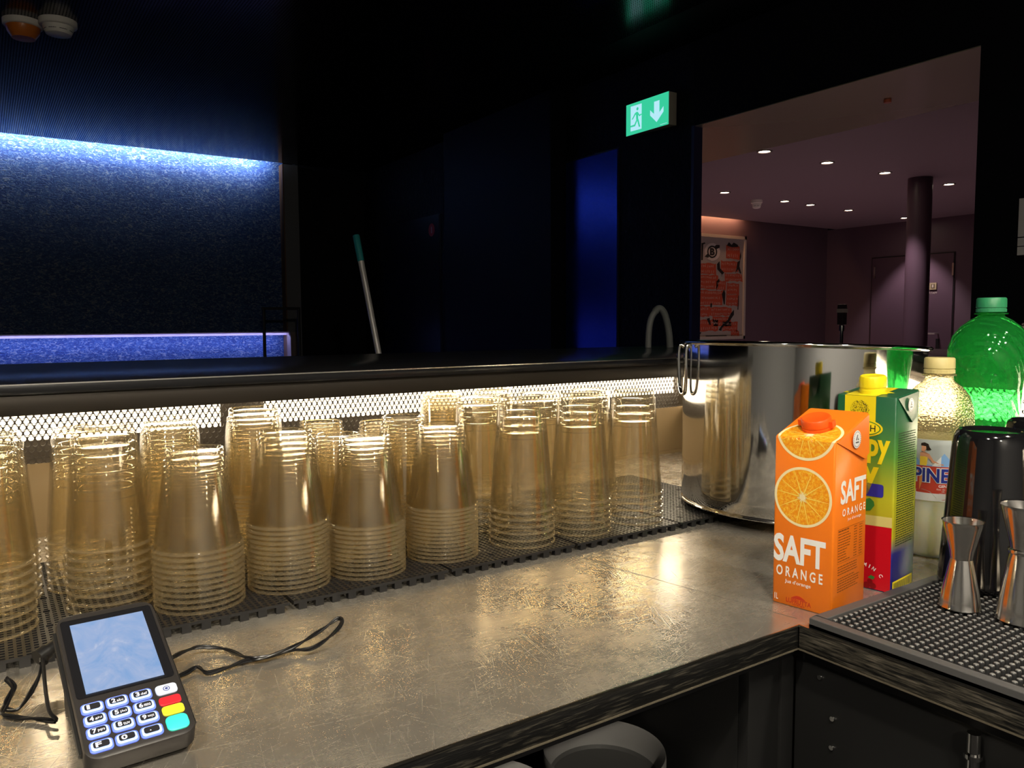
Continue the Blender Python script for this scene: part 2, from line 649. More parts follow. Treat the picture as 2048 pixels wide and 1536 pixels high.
g.box((BX0, YB - 0.004, 0.0), (BX1, YB - 0.001, 0.008))
g.build('back_panel', TANPANEL, bar, smooth=False, world=True)


def perforated(x0, x1, z0, rows, p, r, y, th):
    g = G()
    rh = p * 0.8660254
    n = int((x1 - x0) / p)
    seg = 12
    for j in range(rows):
        zc = z0 + rh * (j + 0.5)
        off = 0.5 * p * (j % 2)
        for i in range(n):
            xc = x0 + p * i + off
            outer, inner, innerb = [], [], []
            for k in range(seg):
                a = 2 * pi * k / seg + pi / 12 * 0
                ux, uz = cos(a), sin(a)
                # point on the cell rectangle p x rh
                s = min(p / 2 / abs(ux) if abs(ux) > 1e-6 else 9, rh / 2 / abs(uz) if abs(uz) > 1e-6 else 9)
                outer.append((xc + ux * s, y, zc + uz * s))
                inner.append((xc + ux * r, y, zc + uz * r))
                innerb.append((xc + ux * r, y + th, zc + uz * r))
            fs = []
            for k in range(seg):
                k2 = (k + 1) % seg
                fs.append((k, k2, seg + k2, seg + k))
                fs.append((seg + k, seg + k2, 2 * seg + k2, 2 * seg + k))
            g.add(outer + inner + innerb, fs)
    return g


g = perforated(-0.7, XR - 0.004, 0.1195, 12, 0.0105, 0.0038, YB, 0.0015)
g.build('perforated_panel', PERF, bar, smooth=False, world=True)
WARM = (1.0, 0.83, 0.58)
for a, b in ((-0.75, 0.355), (0.44, 1.513)):
    strip('light_tube', (a, 1.492, 0.154), (b, 1.512, 0.212), WARM, LED_TUBE, bar)
strip('light_strip', (-0.7, 1.238, 0.2312), (1.47, 1.250, 0.2358), WARM, LED_UNDER, bar)
rb_ = thing('bar_counter', 'return arm of the black bar counter with lit perforated panel behind the bottles', 'bar counter', (1.7, 0.4, FZ))
g = G()
g.box((1.49, -0.7, 0.2565), (BX1, YF - 0.007, TZ))
g.build('bar_top', GLOSSBLACK, rb_, world=True, bevel=0.0018)
g = G()
g.box((1.495, -0.7, 0.236), (1.512, YF - 0.002, 0.2565))
g.build('fascia', FASCIA, rb_, world=True, bevel=0.001)
g = G()
g.box((1.580, -0.7, FZ), (1.67, YB, 0.2565))
g.build('bar_body', P('dark board', (0.035, 0.027, 0.018), 0.5), rb_, smooth=False, world=True)
g = G()
g.box((XR - 0.001, -0.7, 0.0), (XR + 0.004, YB - 0.002, 0.1195))
g.build('back_panel', TANPANEL, rb_, smooth=False, world=True)
g = perforated(-0.7, YB - 0.006, 0.1195, 12, 0.0105, 0.0038, XR, 0.0015)
g.v = [(y, x, z) for x, y, z in g.v]
g.build('perforated_panel', PERF, rb_, smooth=False, world=True)
for a, b in ((-0.65, 0.20), (0.27, 1.46)):
    strip('light_tube', (1.545, a, 0.154), (1.565, b, 0.212), WARM, LED_TUBE * 5.0, rb_)

# steel worktop: main run and the return towards the bartender
wt = thing('worktop', 'scratched brushed steel L-shaped worktop with worn black edge', 'worktop', (0.745, 0.538, -0.03))
g = G()
g.add([(-1.3, 0.538, 0), (0.7455, 0.538, 0), (0.7455, -0.7, 0), (XR - 0.004, -0.7, 0), (XR - 0.004, 0.538, 0), (XR - 0.004, 0.538, 0), (XR - 0.004, YB - 0.004, 0), (-1.3, YB - 0.004, 0)], [(0, 1, 4, 6, 7), (1, 2, 3, 4)])
g.build('steel_sheet', STEELTOP, wt, smooth=False, world=True)
g = G()
g.box((-1.3, 0.538, -0.0265), (0.7455, 0.556, -0.0006))
g.build('edge_board', WORN, wt, world=True, bevel=0.0008)
g = G()
g.box((0.7455, -0.7, -0.0265), (0.764, 0.5375, -0.0006))
g.build('edge_board', mat_worn_edge('heavily worn black edge', 0.09), wt, world=True, bevel=0.0008)
g = G()
g.box((-1.3, 0.5375, -0.0282), (0.7455, 0.5565, -0.0266))
g.box((0.745, -0.7, -0.0282), (0.7645, 0.5375, -0.0266))
g.build('edge_lip', P('worn beige lip', (0.10, 0.085, 0.06), 0.5), wt, smooth=False, world=True)
g = G()
g.box((-1.3, 0.5368, -0.0012), (0.7465, 0.5385, 0.0008))
g.box((0.7448, -0.7, -0.0012), (0.7465, 0.5368, 0.0008))
g.build('edge_bead', P('bright worn edge', (0.75, 0.70, 0.62), 0.22, 1.0), wt, smooth=False, world=True)
g = G()
g.box((-1.3, 0.556, -0.045), (XR, YB - 0.006, -0.0282))
g.box((0.764, -0.7, -0.045), (XR, 0.556, -0.0282))
g.build('core_board', BLACK, wt, smooth=False, world=True)
# thin weld seam running back from the inner corner
g = G()
g.add([(0.7600, 0.552, 0.0003), (0.7613, 0.5515, 0.0003), (0.6985, 0.900, 0.0003), (0.6973, 0.900, 0.0003)], [(0, 1, 2, 3)])
g.build('weld_seam', P('seam steel', (0.40, 0.37, 0.32), 0.45, 0.8), wt, smooth=False, world=True)

# cabinets below
DARKPANEL = P('black cabinet panel', (0.010, 0.010, 0.010), 0.38)
cab = thing('under_counter_cabinet', 'open black cabinet carcass under the main steel worktop', 'cabinet', (0.3, 1.0, FZ))  # holds the buckets
for nm, lo, hi in (('side_panel', (0.690, 0.575, FZ), (0.706, 1.42, -0.045)), ('side_panel', (0.742, 0.556, FZ), (0.764, 0.600, -0.045)),
                   ('rear_panel', (-1.3, 1.42, FZ), (0.76, 1.436, -0.045)), ('bottom_shelf', (-1.3, 0.60, -0.80), (0.69, 1.42, -0.785)),
                   ('middle_shelf', (-1.3, 0.60, -0.335), (0.69, 1.42, -0.32)), ('front_stile', (0.690, 0.560, FZ), (0.742, 0.575, -0.045))):
    g = G()
    g.box(lo, hi)
    g.build(nm, DARKPANEL, cab, world=True, bevel=0.001)
cab2 = thing('side_cabinet', 'closed black cabinet with screw heads under the short worktop arm', 'cabinet', (1.15, -0.05, FZ))
g = G()
g.box((0.7655, -0.69, FZ), (1.45, 0.5555, -0.045))
g.build('body', DARKPANEL, cab2, world=True, bevel=0.0015)
for y, z in ((0.523, -0.060), (0.506, -0.101), (0.506, -0.1345)):
    g = G()
    g.tube([(0.7660, y, z), (0.7635, y, z)], 0.0028, 10, smooth=0)
    g.build('screw', CHROME, cab2, world=True)
g = G()
g.tube([(0.755, 0.352, -0.046), (0.755, 0.352, -0.085)], 0.006, 12, smooth=0)
g.tube([(0.755, 0.352, -0.066), (0.755, 0.352, -0.070)], 0.0085, 12, smooth=0)
g.tube([(0.755, 0.352, -0.085), (0.757, 0.362, -0.112)], 0.004, 10, smooth=0)
t = g.build('pipe_stub', CHROME)
tag(t, 'small chrome pipe stub hanging below the short worktop arm', 'pipe')


def bucket(x, y, ztop, r, label, col, tilt=0):
    t = thing('bucket', label, 'bucket', (x, y, -0.3194))
    g = G()
    h = ztop + 0.3194
    g.lathe([(0, 0), (r * 0.8, 0.0), (r * 0.82, 0.004), (r * 0.985, h - 0.02)], 56)
    g.build('body', P('bucket ' + str(col), (col, col, col * 0.98), 0.5), t)
    g = G()
    g.lathe([(r * 0.985, h - 0.02), (r * 1.01, h - 0.016), (r * 1.01, h - 0.004), (r, h), (r * 0.965, h - 0.003), (r * 0.94, h - 0.022), (r * 0.90, h - 0.030)], 56)
    g.build('rim', P('bucket rim ' + str(col), (col * 1.1, col * 1.08, col * 1.05), 0.45), t)
    g = G()
    g.lathe([(r * 0.90, h - 0.030), (r * 0.86, h - 0.034), (r * 0.5, h - 0.036), (0.0003, h - 0.037)], 56)
    g.build('inner_floor', P('dark bucket floor', (0.10, 0.10, 0.098), 0.55), t)  # inner floor darker than body and rim
    return t


bucket(0.606, 0.708, -0.180, 0.074, 'dark grey round bucket with wide rim on the shelf below the worktop', 0.30)
bucket(0.440, 0.715, -0.185, 0.078, 'pale grey bucket mostly hidden under the worktop edge', 0.55)

# ================================================================== CUPS
DIMS = {'tall': (0.0505, 0.0345, 0.170), 'mid': (0.0475, 0.0335, 0.141), 'short': (0.0515, 0.0335, 0.116)}
NAMES = {'tall': 'tall clear cup', 'mid': 'medium clear cup', 'short': 'short clear cup'}


def cup_mesh(kind):
    Rr, rb, h = DIMS[kind]
    g = G()
    w0 = Rr - 0.0026
    prof = [(Rr - 0.0022, 0.0012), (Rr - 0.0012, 0.0001), (Rr - 0.0002, 0.0004), (Rr, 0.0016), (Rr - 0.0005, 0.0028), (Rr - 0.0018, 0.0031), (w0, 0.0034)]
    for t in (0.1, 0.3, 0.5, 0.7, 0.86):
        prof.append((w0 + (rb + 0.0012 - w0) * t, 0.0034 + (h - 0.0154) * t))
    prof += [(rb + 0.0012, h - 0.0120), (rb - 0.0006, h - 0.0108), (rb - 0.0008, h - 0.0025), (rb - 0.0018, h - 0.0004), (rb - 0.0035, h), (rb - 0.0052, h - 0.0008), (rb - 0.0062, h - 0.0042), (rb * 0.4, h - 0.0040), (0.0004, h - 0.0040)]
    g.lathe(prof[6:13], 44)
    g.lathe(prof[:7], 44, mi=1)
    g.lathe(prof[12:14], 44, mi=1)
    g.lathe(prof[13:15], 44)
    g.lathe(prof[14:18], 44, mi=1)
    g.lathe(prof[17:], 44)
    return g


proto = {}
ORD = ['topmost', 'second', 'third', 'fourth', 'fifth', 'sixth', 'seventh', 'eighth', 'ninth', 'tenth', 'eleventh', 'twelfth', 'thirteenth', 'fourteenth', 'fifteenth', 'sixteenth', 'seventeenth', 'eighteenth', 'nineteenth', 'twentieth']
MATZ = 0.0118
stacks = [  # name of row, place from the steel pot, x, y, kind, count, pitch
    ('front', 9, -0.010, 1.006, 'mid', 8, 0.0103), ('front', 8, 0.112, 1.026, 'mid', 8, 0.0103), ('front', 7, 0.2009, 0.9716, 'short', 11, 0.0068),
    ('front', 6, 0.3111, 0.9783, 'short', 14, 0.0061), ('front', 5, 0.4149, 0.9714, 'short', 12, 0.0059), ('front', 4, 0.5328, 0.9769, 'short', 14, 0.0054),
    ('front', 3, 0.6643, 0.968, 'tall', 6, 0.0102), ('front', 2, 0.778, 0.970, 'tall', 6, 0.0100), ('front', 1, 0.893, 0.972, 'tall', 5, 0.0116),
    ('middle', 9, 0.000, 1.115, 'mid', 7, 0.0103), ('middle', 8, 0.0985, 1.125, 'mid', 7, 0.0100), ('middle', 7, 0.1975, 1.100, 'short', 16, 0.0060),
    ('middle', 6, 0.3032, 1.090, 'short', 19, 0.0055), ('middle', 5, 0.417, 1.075, 'short', 11, 0.0055), ('middle', 4, 0.5266, 1.085, 'short', 14, 0.0056),
    ('middle', 3, 0.6591, 1.085, 'tall', 5, 0.0105), ('middle', 2, 0.7805, 1.085, 'tall', 5, 0.0105), ('middle', 1, 0.8891, 1.082, 'tall', 5, 0.0105),
    ('back', 4, 0.4348, 1.190, 'short', 12, 0.0055), ('back', 3, 0.5370, 1.197, 'short', 10, 0.0058), ('back', 2, 0.6514, 1.190, 'short', 19, 0.0054), ('back', 1, 0.7600, 1.198, 'tall', 5, 0.0105),
]
for row, k, x, y, kind, n, pitch in stacks:
    for i in range(n):
        if kind not in proto:
            c = cup_mesh(kind).build('plastic_cup', [CUP, CUPRIM])
            proto[kind] = c
        else:
            c = proto[kind].copy()
            COL.objects.link(c)
        c.location = (x + random.uniform(-1, 1) * 0.0002, y + random.uniform(-1, 1) * 0.0002, MATZ + pitch * i)
        c.rotation_euler = (0, 0, random.uniform(0, 6.28))
        o = ORD[n - 1 - i]
        place = 'nearest the pot' if False else ''
        if k == 1:
            st = f'{row}-row stack next to the steel pot'
        else:
            st = f'{ORD[k - 1]} {row}-row stack from the pot'
        lab = f'{NAMES[kind]}, {o} of the {st}' if o == 'topmost' else f'{NAMES[kind]}, {o} from top of the {st}'
        tag(c, lab, 'cup', 'upside-down clear plastic cups stacked on the black bar mat')

# ------------------------------------------------------------------ black grid mat under the cups
PLAST = P('black mat plastic', (0.012, 0.012, 0.013), 0.36)


def grid_tile(nx, ny, p):
    g = G()
    zt, zb = 0.0115, 0.0080
    for i in range(nx):
        for j in range(ny):
            x, y = i * p, j * p
            big = (i % 7 in (3,)) and (j % 7 in (3,))
            h = p * (0.46 if big else 0.30)
            cx, cy_ = x + p / 2, y + p / 2
            o4 = [(x, y), (x + p, y), (x + p, y + p), (x, y + p)]
            i4 = [(cx - h, cy_ - h), (cx + h, cy_ - h), (cx + h, cy_ + h), (cx - h, cy_ + h)]
            vs = [(a, b, zt) for a, b in o4] + [(a, b, zt) for a, b in i4] + [(a, b, zb) for a, b in i4]
            fs = []
            for k in range(4):
                k2 = (k + 1) % 4
                fs.append((k, k2, 4 + k2, 4 + k))
                fs.append((4 + k2, 4 + k, 8 + k, 8 + k2)[::-1])
            g.add(vs, fs)
    X, Y = nx * p, ny * p
    # outer rim walls
    g.add([(0, 0, zb), (X, 0, zb), (X, Y, zb), (0, Y, zb), (0, 0, zt), (X, 0, zt), (X, Y, zt), (0, Y, zt)], [(0, 1, 5, 4), (1, 2, 6, 5), (2, 3, 7, 6), (3, 0, 4, 7)])
    # feet
    k = 0
    for a in range(10):
        fx = 0.006 + a * (X - 0.022) / 9
        for fy in (0.0005, Y * 0.33, Y * 0.66, Y - 0.0085):
            g.box((fx, fy, 0), (fx + 0.010, fy + 0.008, zb))
    return g


tile0 = None
TILEN = ['first', 'second', 'third', 'fourth', 'fifth', 'sixth', 'seventh']
for k in range(7):
    x0 = 0.937 - 0.215 * k
    if tile0 is None:
        tile0 = grid_tile(28, 47, 0.0075).build('mat_tile', PLAST, smooth=False)
        t = tile0
    else:
        t = tile0.copy()
        COL.objects.link(t)
    t.location = (x0, 0.905, 0.0002)
    tag(t, f'black plastic grid mat tile under the cups, {TILEN[k]} tile from the steel pot' if k else 'black plastic grid mat tile lying under the rim of the steel pot', 'mat tile', 'interlocked black grid mat tiles')

# ================================================================== STEEL POT
pot = thing('steel_pot', 'large mirror polished steel tub standing behind the cartons', 'steel tub', (1.400, 0.885, 0.0008))
pot.rotation_euler = (0, R(2.4), 0)
g = G()
g.lathe([(0, 0.004), (0.180, 0.004), (0.186, 0.002), (0.192, 0.004), (0.196, 0.012), (0.1975, 0.030), (0.2005, 0.15), (0.2035, 0.286), (0.2005, 0.286), (0.194, 0.03), (0.185, 0.012), (0, 0.010)], 128, (-0.2, 0, 0))
g.build('tub_body', CHROME, pot, angle=30)
g = G()
ring = [(-0.2 + 0.2065 * cos(a * pi / 48), 0.2065 * sin(a * pi / 48), 0.288) for a in range(96)]
g.tube(ring, 0.0042, 10, closed=True, smooth=0)
g.build('rolled_rim', CHROME, pot)
g = G()
ring = [(-0.2 + 0.1955 * cos(a * pi / 48), 0.1955 * sin(a * pi / 48), 0.0050) for a in range(96)]
g.tube(ring, 0.0022, 8, closed=True, smooth=0)
g.build('foot_bead', CHROME, pot)
for s, an in ((1, R(152)), (-1, R(-28))):
    g = G()
    ca, sa = cos(an), sin(an)
    def pt(out, side, z):
        rr = 0.2035 + out
        return (-0.2 + rr * ca - side * sa, rr * sa + side * ca, z)
    g.tube([pt(0.003, -0.018, 0.280), pt(0.010, -0.020, 0.283), pt(0.0125, -0.020, 0.268), pt(0.0105, -0.019, 0.23), pt(0.009, -0.013, 0.203), pt(0.0085, 0.0, 0.197), pt(0.009, 0.013, 0.203), pt(0.0105, 0.019, 0.23), pt(0.0125, 0.020, 0.268), pt(0.010, 0.020, 0.283), pt(0.003, 0.018, 0.280)], 0.0034, 10, smooth=5)
    g.build('ring_handle', CHROME, pot)

# ================================================================== CARTONS
ORANGE = P('orange carton print', (0.86, 0.20, 0.012), 0.30)
ORANGECAP = P('orange cap plastic', (0.88, 0.10, 0.008), 0.38)
PRINTW = P('white print', (0.86, 0.85, 0.82), 0.35)
PRINTBR = P('brown print', (0.25, 0.07, 0.01), 0.4)
PRINTRED = P('red print', (0.55, 0.035, 0.01), 0.4)
RIND = P('orange rind print', (0.88, 0.74, 0.42), 0.35)


def mat_pulp():
    m = P('orange pulp print', (0.86, 0.36, 0.02), 0.33)
    nt, ns, ln, b = nodes(m)
    n = add(nt, 'ShaderNodeTexNoise', i_Scale=260, i_Detail=4, i_Roughness=0.7)
    ln.new(coords(nt, (1, 1, 1)), n.inputs[0])
    r = ramp(nt, n.outputs[0], [(0.35, (0.80, 0.24, 0.008)), (0.52, (0.86, 0.36, 0.012)), (0.68, (0.90, 0.55, 0.06))])
    ln.new(r.outputs[0], b.inputs['Base Color'])
    return m


PULP = mat_pulp()
PULPL = P('orange pulp pale', (0.90, 0.62, 0.10), 0.33)


class Carton:
    """local frame: front face at x=0 facing -x, u runs along -y from the far edge (u=0) to the near edge, depth along +x"""
    def __init__(self, W, D, hf, hb):
        self.W, self.D, self.hf, self.hb = W, D, hf, hb

    def front(self, e=0.0004):
        """(u, v): above the fold the paper runs on over the sloping top"""
        sl = math.hypot(self.D, self.hb - self.hf)
        dx, dz = self.D / sl, (self.hb - self.hf) / sl

        def fn(u, v):
            if v <= self.hf:
                return (-e, -u, v)
            k = v - self.hf
            return (k * dx - e * dz * 0 - e * 0.3, -u, self.hf + k * dz + e)
        return fn

    def side(self, e=0.0004):
        return lambda s, z: (s, -self.W - e, z)

    def body(self, m, parent, r=0.0025):
        g = G()
        W, D, hf, hb = self.W, self.D, self.hf, self.hb
        out = rrect(D, W, r, 3, D / 2, -W / 2)
        def ring(z_of, inset=0.0):
            res = []
            for x, y in out:
                xx = x + (inset if x < D / 2 else -inset)
                yy = y + (inset if y < -W / 2 else -inset)
                res.append((xx, yy, z_of(x)))
            return res
        top = lambda x: hf + (hb - hf) * x / D
        rings = [ring(lambda x: 0.0, 0.0006), ring(lambda x: 0.0012), ring(lambda x: hf * 0.5), ring(lambda x: top(x) - 0.0012), ring(top, 0.0006)]
        g.loft(rings)
        return g.build('carton_body', m, parent, angle=35)

    def flap(self, m, parent, tip, side=-1):
        """folded-down gable ear glued to the side face"""
        g = G()
        W, D, hf, hb = self.W, self.D, self.hf, self.hb
        y0 = -W if side < 0 else 0.0
        o = -0.003 if side < 0 else 0.003
        a, b, c = (0.001, hf - 0.0006), (D - 0.0005, hb - 0.0008), (D - 0.004, hb - 0.006)
        tx, tz = tip
        tri = [(0.002, hf - 0.001), (D - 0.001, hb - 0.0015), (tx + 0.012, tz + 0.006), (tx, tz)]
        outer = [(x, y0 + o * (0.25 if i < 2 else 1.0), z) for i, (x, z) in enumerate(tri)]
        inner = [(x, y0 - o * 0.05, z) for x, z in tri]
        g.loft([inner, outer] if side > 0 else [inner[::-1], outer[::-1]])
        return g.build('folded_flap', m, parent, smooth=False, bevel=0.0005)


def slice_decal(name, cu, cv, r, fn, parent, vmax=9.9):
    """a printed orange slice: rind, pulp, pale veins and white core"""
    g = G()
    def ringpts(r0, r1, n=72, mi=0):
        for i in range(n):
            a0, a1 = 2 * pi * i / n, 2 * pi * (i + 1) / n
            g.add([fn(cu + r0 * cos(a0), cv + r0 * sin(a0)), fn(cu + r1 * cos(a0), cv + r1 * sin(a0)), fn(cu + r1 * cos(a1), cv + r1 * sin(a1)), fn(cu + r0 * cos(a1), cv + r0 * sin(a1))], [(0, 1, 2, 3)], mi)
    for k in range(8):
        ringpts(r * 0.9 * k / 8 + (0.0001 if k == 0 else 0), r * 0.9 * (k + 1) / 8, mi=1)
    ringpts(r * 0.9, r * 0.985, mi=0)
    o = g.build(name, [RIND, PULP], parent, smooth=False)
    g = G()
    lift = lambda u, v: tuple(Vector(fn(u, v)) + Vector((-0.00015, 0, 0.0001)))
    rng = random.Random(3)
    for k in range(10):
        a = 2 * pi * k / 10 + rng.uniform(-0.15, 0.15)
        n = 6
        for q in range(n):
            r0, r1 = r * (0.1 + 0.8 * q / n), r * (0.1 + 0.8 * (q + 1) / n)
            w0, w1 = 0.0007 * (1 - q / n) + 0.00022, 0.0007 * (1 - (q + 1) / n) + 0.00022
            ca, sa = cos(a), sin(a)
            g.add([lift(cu + r0 * ca - w0 * sa, cv + r0 * sa + w0 * ca), lift(cu + r0 * ca + w0 * sa, cv + r0 * sa - w0 * ca), lift(cu + r1 * ca + w1 * sa, cv + r1 * sa - w1 * ca), lift(cu + r1 * ca - w1 * sa, cv + r1 * sa + w1 * ca)], [(0, 1, 2, 3)], 0)
    for k in range(130):
        a, rr, ln_ = rng.uniform(0, 2 * pi), rng.uniform(0.2, 0.82) * r, rng.uniform(0.002, 0.006)
        ca, sa = cos(a), sin(a)
        w_ = rng.uniform(0.00012, 0.00035)
        g.add([lift(cu + rr * ca - w_ * sa, cv + rr * sa + w_ * ca), lift(cu + rr * ca + w_ * sa, cv + rr * sa - w_ * ca), lift(cu + (rr + ln_) * ca, cv + (rr + ln_) * sa)], [(0, 1, 2)], 0)
    star = []
    for i in range(36):
        a = 2 * pi * i / 36
        rr = r * (0.15 + 0.05 * sin(i * 2.7) + 0.03 * sin(i * 5.1))
        star.append((cu + rr * cos(a), cv + rr * sin(a)))
    g.poly(star, lift, 1)
    g.build('slice_veins', [PULPL, RIND], o, smooth=False)
    return o


def emblem(parent, fn, cu, cv, r):
    g = G()
    g.poly(circ(r, 32, cu, cv), lambda a, b: fn(a, b, 0.0002), 0)
    for i in range(24):
        a = 2 * pi * i / 24
        g.poly(circ(r * 0.07, 6, cu + r * 0.84 * cos(a), cv + r * 0.84 * sin(a)), lambda p, q: fn(p, q, 0.0004), 1)
    g.poly(circ(r * 0.70, 28, cu, cv), lambda a, b: fn(a, b, 0.0004), 0)
    g.poly([(cu - r * 0.35, cv - r * 0.1), (cu - r * 0.1, cv - r * 0.1), (cu + r * 0.15, cv + r * 0.5), (cu - r * 0.05, cv + r * 0.5)], lambda a, b: fn(a, b, 0.0006), 1)
    g.poly([(cu + r * 0.05, cv - r * 0.1), (cu + r * 0.4, cv - r * 0.1), (cu + r * 0.2, cv + r * 0.2)], lambda a, b: fn(a, b, 0.0006), 1)
    g.poly([(cu - r * 0.4, cv - r * 0.42), (cu + r * 0.4, cv - r * 0.42), (cu + r * 0.4, cv - r * 0.25), (cu - r * 0.4, cv - r * 0.25)], lambda a, b: fn(a, b, 0.0006), 1)
    g.build('round_emblem', [PRINTW, P('grey print', (0.08, 0.08, 0.085), 0.4)], parent, smooth=False)


oj = thing('juice_carton', 'orange juice carton with orange slices and large white SAFT lettering', 'juice carton', (0.7845, 0.6047, 0.0004), R(8.5))
C1 = Carton(0.0745, 0.085, 0.203, 0.230)
C1.body(ORANGE, oj)
C1.flap(ORANGE, oj, (0.070, 0.176))
C1.flap(ORANGE, oj, (0.070, 0.176), side=1)
F1, S1 = C1.front(), C1.side()
slice_decal('orange_slice_print', 0.0365, 0.1338, 0.0362, F1, oj)
slice_decal('orange_slice_print', 0.0385, 0.2145, 0.0375, F1, oj)
g = G()
text(g, 'SAFT', 0.0012, 0.0520, 0.0660, 0.0860, F1, 0, 0.035)
text(g, 'O R A N G E', 0.0052, 0.0350, 0.0632, 0.0475, F1, 0, 0.02)
text(g, "Jus d'orange", 0.0165, 0.0262, 0.0490, 0.0318, F1, 0, 0.012)
text(g, '1L', 0.0035, 0.0045, 0.0082, 0.0120, F1, 0, 0.008)
text(g, 'SAFT', 0.0150, 0.1280, 0.0800, 0.1560, S1, 0, 0.03)
text(g, 'O R A N G E', 0.0205, 0.1135, 0.0800, 0.1225, S1, 0, 0.018)
text(g, "Jus d'orange", 0.0340, 0.1060, 0.0700, 0.1105, S1, 0, 0.002)
g.build('lettering', PRINTW, oj, smooth=False)
g = G()
text(g, 'LUFRUTTA', 0.0185, 0.0040, 0.0500, 0.0098, F1, 0, 0.02)
arc = [(0.0245 + 0.019 * k / 12, 0.0102 + 0.0042 * sin(pi * k / 12)) for k in range(13)]
g.poly(arc, F1)
text(g, 'orange', 0.027, 0.0015, 0.042, 0.0036, F1, 0, 0.01)
g.build('brand_print', PRINTRED, oj, smooth=False)
g = G()
rng = random.Random(5)
def small_line(x0, x1, z, h):
    x = x0
    while x < x1:
        w_ = rng.uniform(0.0025, 0.007)
        g.poly([(x, z), (min(x + w_, x1), z), (min(x + w_, x1), z + h), (x, z + h)], S1)
        x += w_ + 0.0009
for k in range(12):
    z = 0.0965 - k * 0.0032
    small_line(0.0120, 0.0120 + rng.uniform(0.018, 0.032), z, 0.0011 if k else 0.0017)
    small_line(0.0520, 0.0600, z, 0.0011)
    small_line(0.0660, 0.0740, z, 0.0011)
for a, b, c, d in ((0.0105, 0.0993, 0.077, 0.0997), (0.0105, 0.0590, 0.077, 0.0593), (0.0105, 0.0590, 0.0108, 0.0997), (0.0768, 0.0590, 0.077, 0.0997)):
    g.poly([(a, b), (c, b), (c, d), (a, d)], S1)
for k in range(10):
    z = 0.0545 - k * 0.0030 - (0.002 if k > 3 else 0)
    small_line(0.0120, rng.uniform(0.055, 0.076), z, 0.0011)
g.build('small_print', PRINTBR, oj, smooth=False)
emblem(oj, lambda a, b, e: (a, -C1.W - 0.0034 - e, b), 0.046, 0.2020, 0.0105)
capn = thing('tmp', None, None)
def screw_cap(parent, loc, r, h, m, tilt, tabs=False, ridges=0):
    g = G()
    Mt = Matrix.Translation(loc) @ Matrix.Rotation(tilt, 4, 'Y')
    gg = G()
    gg.lathe([(r * 1.02, 0), (r * 1.02, h * 0.22), (r * 0.97, h * 0.24), (r * 0.97, h * 0.34), (r * 1.0, h * 0.36), (r * 1.0, h * 0.86), (r * 0.93, h * 0.98), (r * 0.86, h), (r * 0.80, h * 0.97), (0.0003, h * 0.97)], 56, wob=(lambda a, z: 1 + 0.012 * (1 if ridges and int(a * ridges / pi) % 2 else 0) * (1 if h * 0.3 < z < h * 0.9 else 0)))
    if tabs:
        for a0 in (0.6, pi + 0.6):
            gg.box((cos(a0 + 1.0) * r * 1.0 - 0.004, sin(a0 + 1.0) * r * 1.0 - 0.004, h * 0.25), (cos(a0 + 1.0) * r * 1.0 + 0.004, sin(a0 + 1.0) * r * 1.0 + 0.004, h * 0.75))
    g.add([Mt @ Vector(p) for p in gg.v], gg.f)
    return g.build('screw_cap', m, parent)
bpy.data.objects.remove(capn)
tl = -math.atan2(0.027, 0.085)
screw_cap(oj, (0.030, -0.0375, 0.2125), 0.0172, 0.0150, ORANGECAP, tl, tabs=True)

# second carton
def mat_green():
    m = P('green carton print', (0.02, 0.12, 0.04), 0.3)
    nt, ns, ln, b = nodes(m)
    tc = nt.nodes.new('ShaderNodeTexCoord')
    sx = nt.nodes.new('ShaderNodeSeparateXYZ')
    ln.new(tc.outputs['Object'], sx.inputs[0])
    mr = add(nt, 'ShaderNodeMapRange')
    mr.inputs['From Max'].default_value = 0.26
    ln.new(sx.outputs[2], mr.inputs[0])
    r = ramp(nt, mr.outputs[0], [(0.0, (0.02, 0.02, 0.20)), (0.19, (0.03, 0.03, 0.22)), (0.27, (0.45, 0.38, 0.02)), (0.45, (0.42, 0.42, 0.02)), (0.66, (0.07, 0.22, 0.03)), (0.82, (0.02, 0.12, 0.045)), (1.0, (0.012, 0.085, 0.04))])
    ln.new(r.outputs[0], b.inputs['Base Color'])
    return m


YEL = P('yellow print', (0.86, 0.70, 0.015), 0.32)
YELCAP = P('yellow cap plastic', (0.88, 0.72, 0.015), 0.35)
GREENP = P('leaf green print', (0.04, 0.20, 0.035), 0.35)
BLUEP = P('blue print', (0.03, 0.03, 0.30), 0.35)
REDP = P('red juice print', (0.52, 0.006, 0.015), 0.25)
DARKP = P('black print', (0.015, 0.02, 0.015), 0.4)
hj = thing('juice_carton', 'green and yellow juice carton with yellow cap behind the orange carton', 'juice carton', (0.9148, 0.6103, 0.0004), R(8))
C2 = Carton(0.075, 0.068, 0.2455, 0.2520)
C2.body(mat_green(), hj)
C2.flap(P('dark green flap print', (0.014, 0.09, 0.04), 0.3), hj, (0.042, 0.212))
C2.flap(P('dark green flap print', (0.014, 0.09, 0.04), 0.3), hj, (0.042, 0.212), side=1)
F2, S2 = C2.front(), C2.side()
F2b = C2.front(0.0007)
F2c = C2.front(0.0010)
g = G()
for a, b in ((0.2080, 0.2455), (0.24551, 0.3120)):
    g.poly([(0.0105, a), (0.0500, a), (0.0500, b), (0.0105, b)], F2)
g.poly([(0.050, 0.262), (0.056, 0.266), (0.052, 0.270), (0.060, 0.276), (0.050, 0.282)], F2)
g.poly([(0.0005, 0.262), (0.0085, 0.258), (0.0085, 0.262), (0.004, 0.266), (0.0085, 0.269), (0.0005, 0.272)], F2)
text(g, 'happy', -0.0, 0.1610, 0.0690, 0.2010, F2b, 0, 0.035)
text(g, 'day', 0.0020, 0.1210, 0.0560, 0.1680, F2b, 0, 0.035)
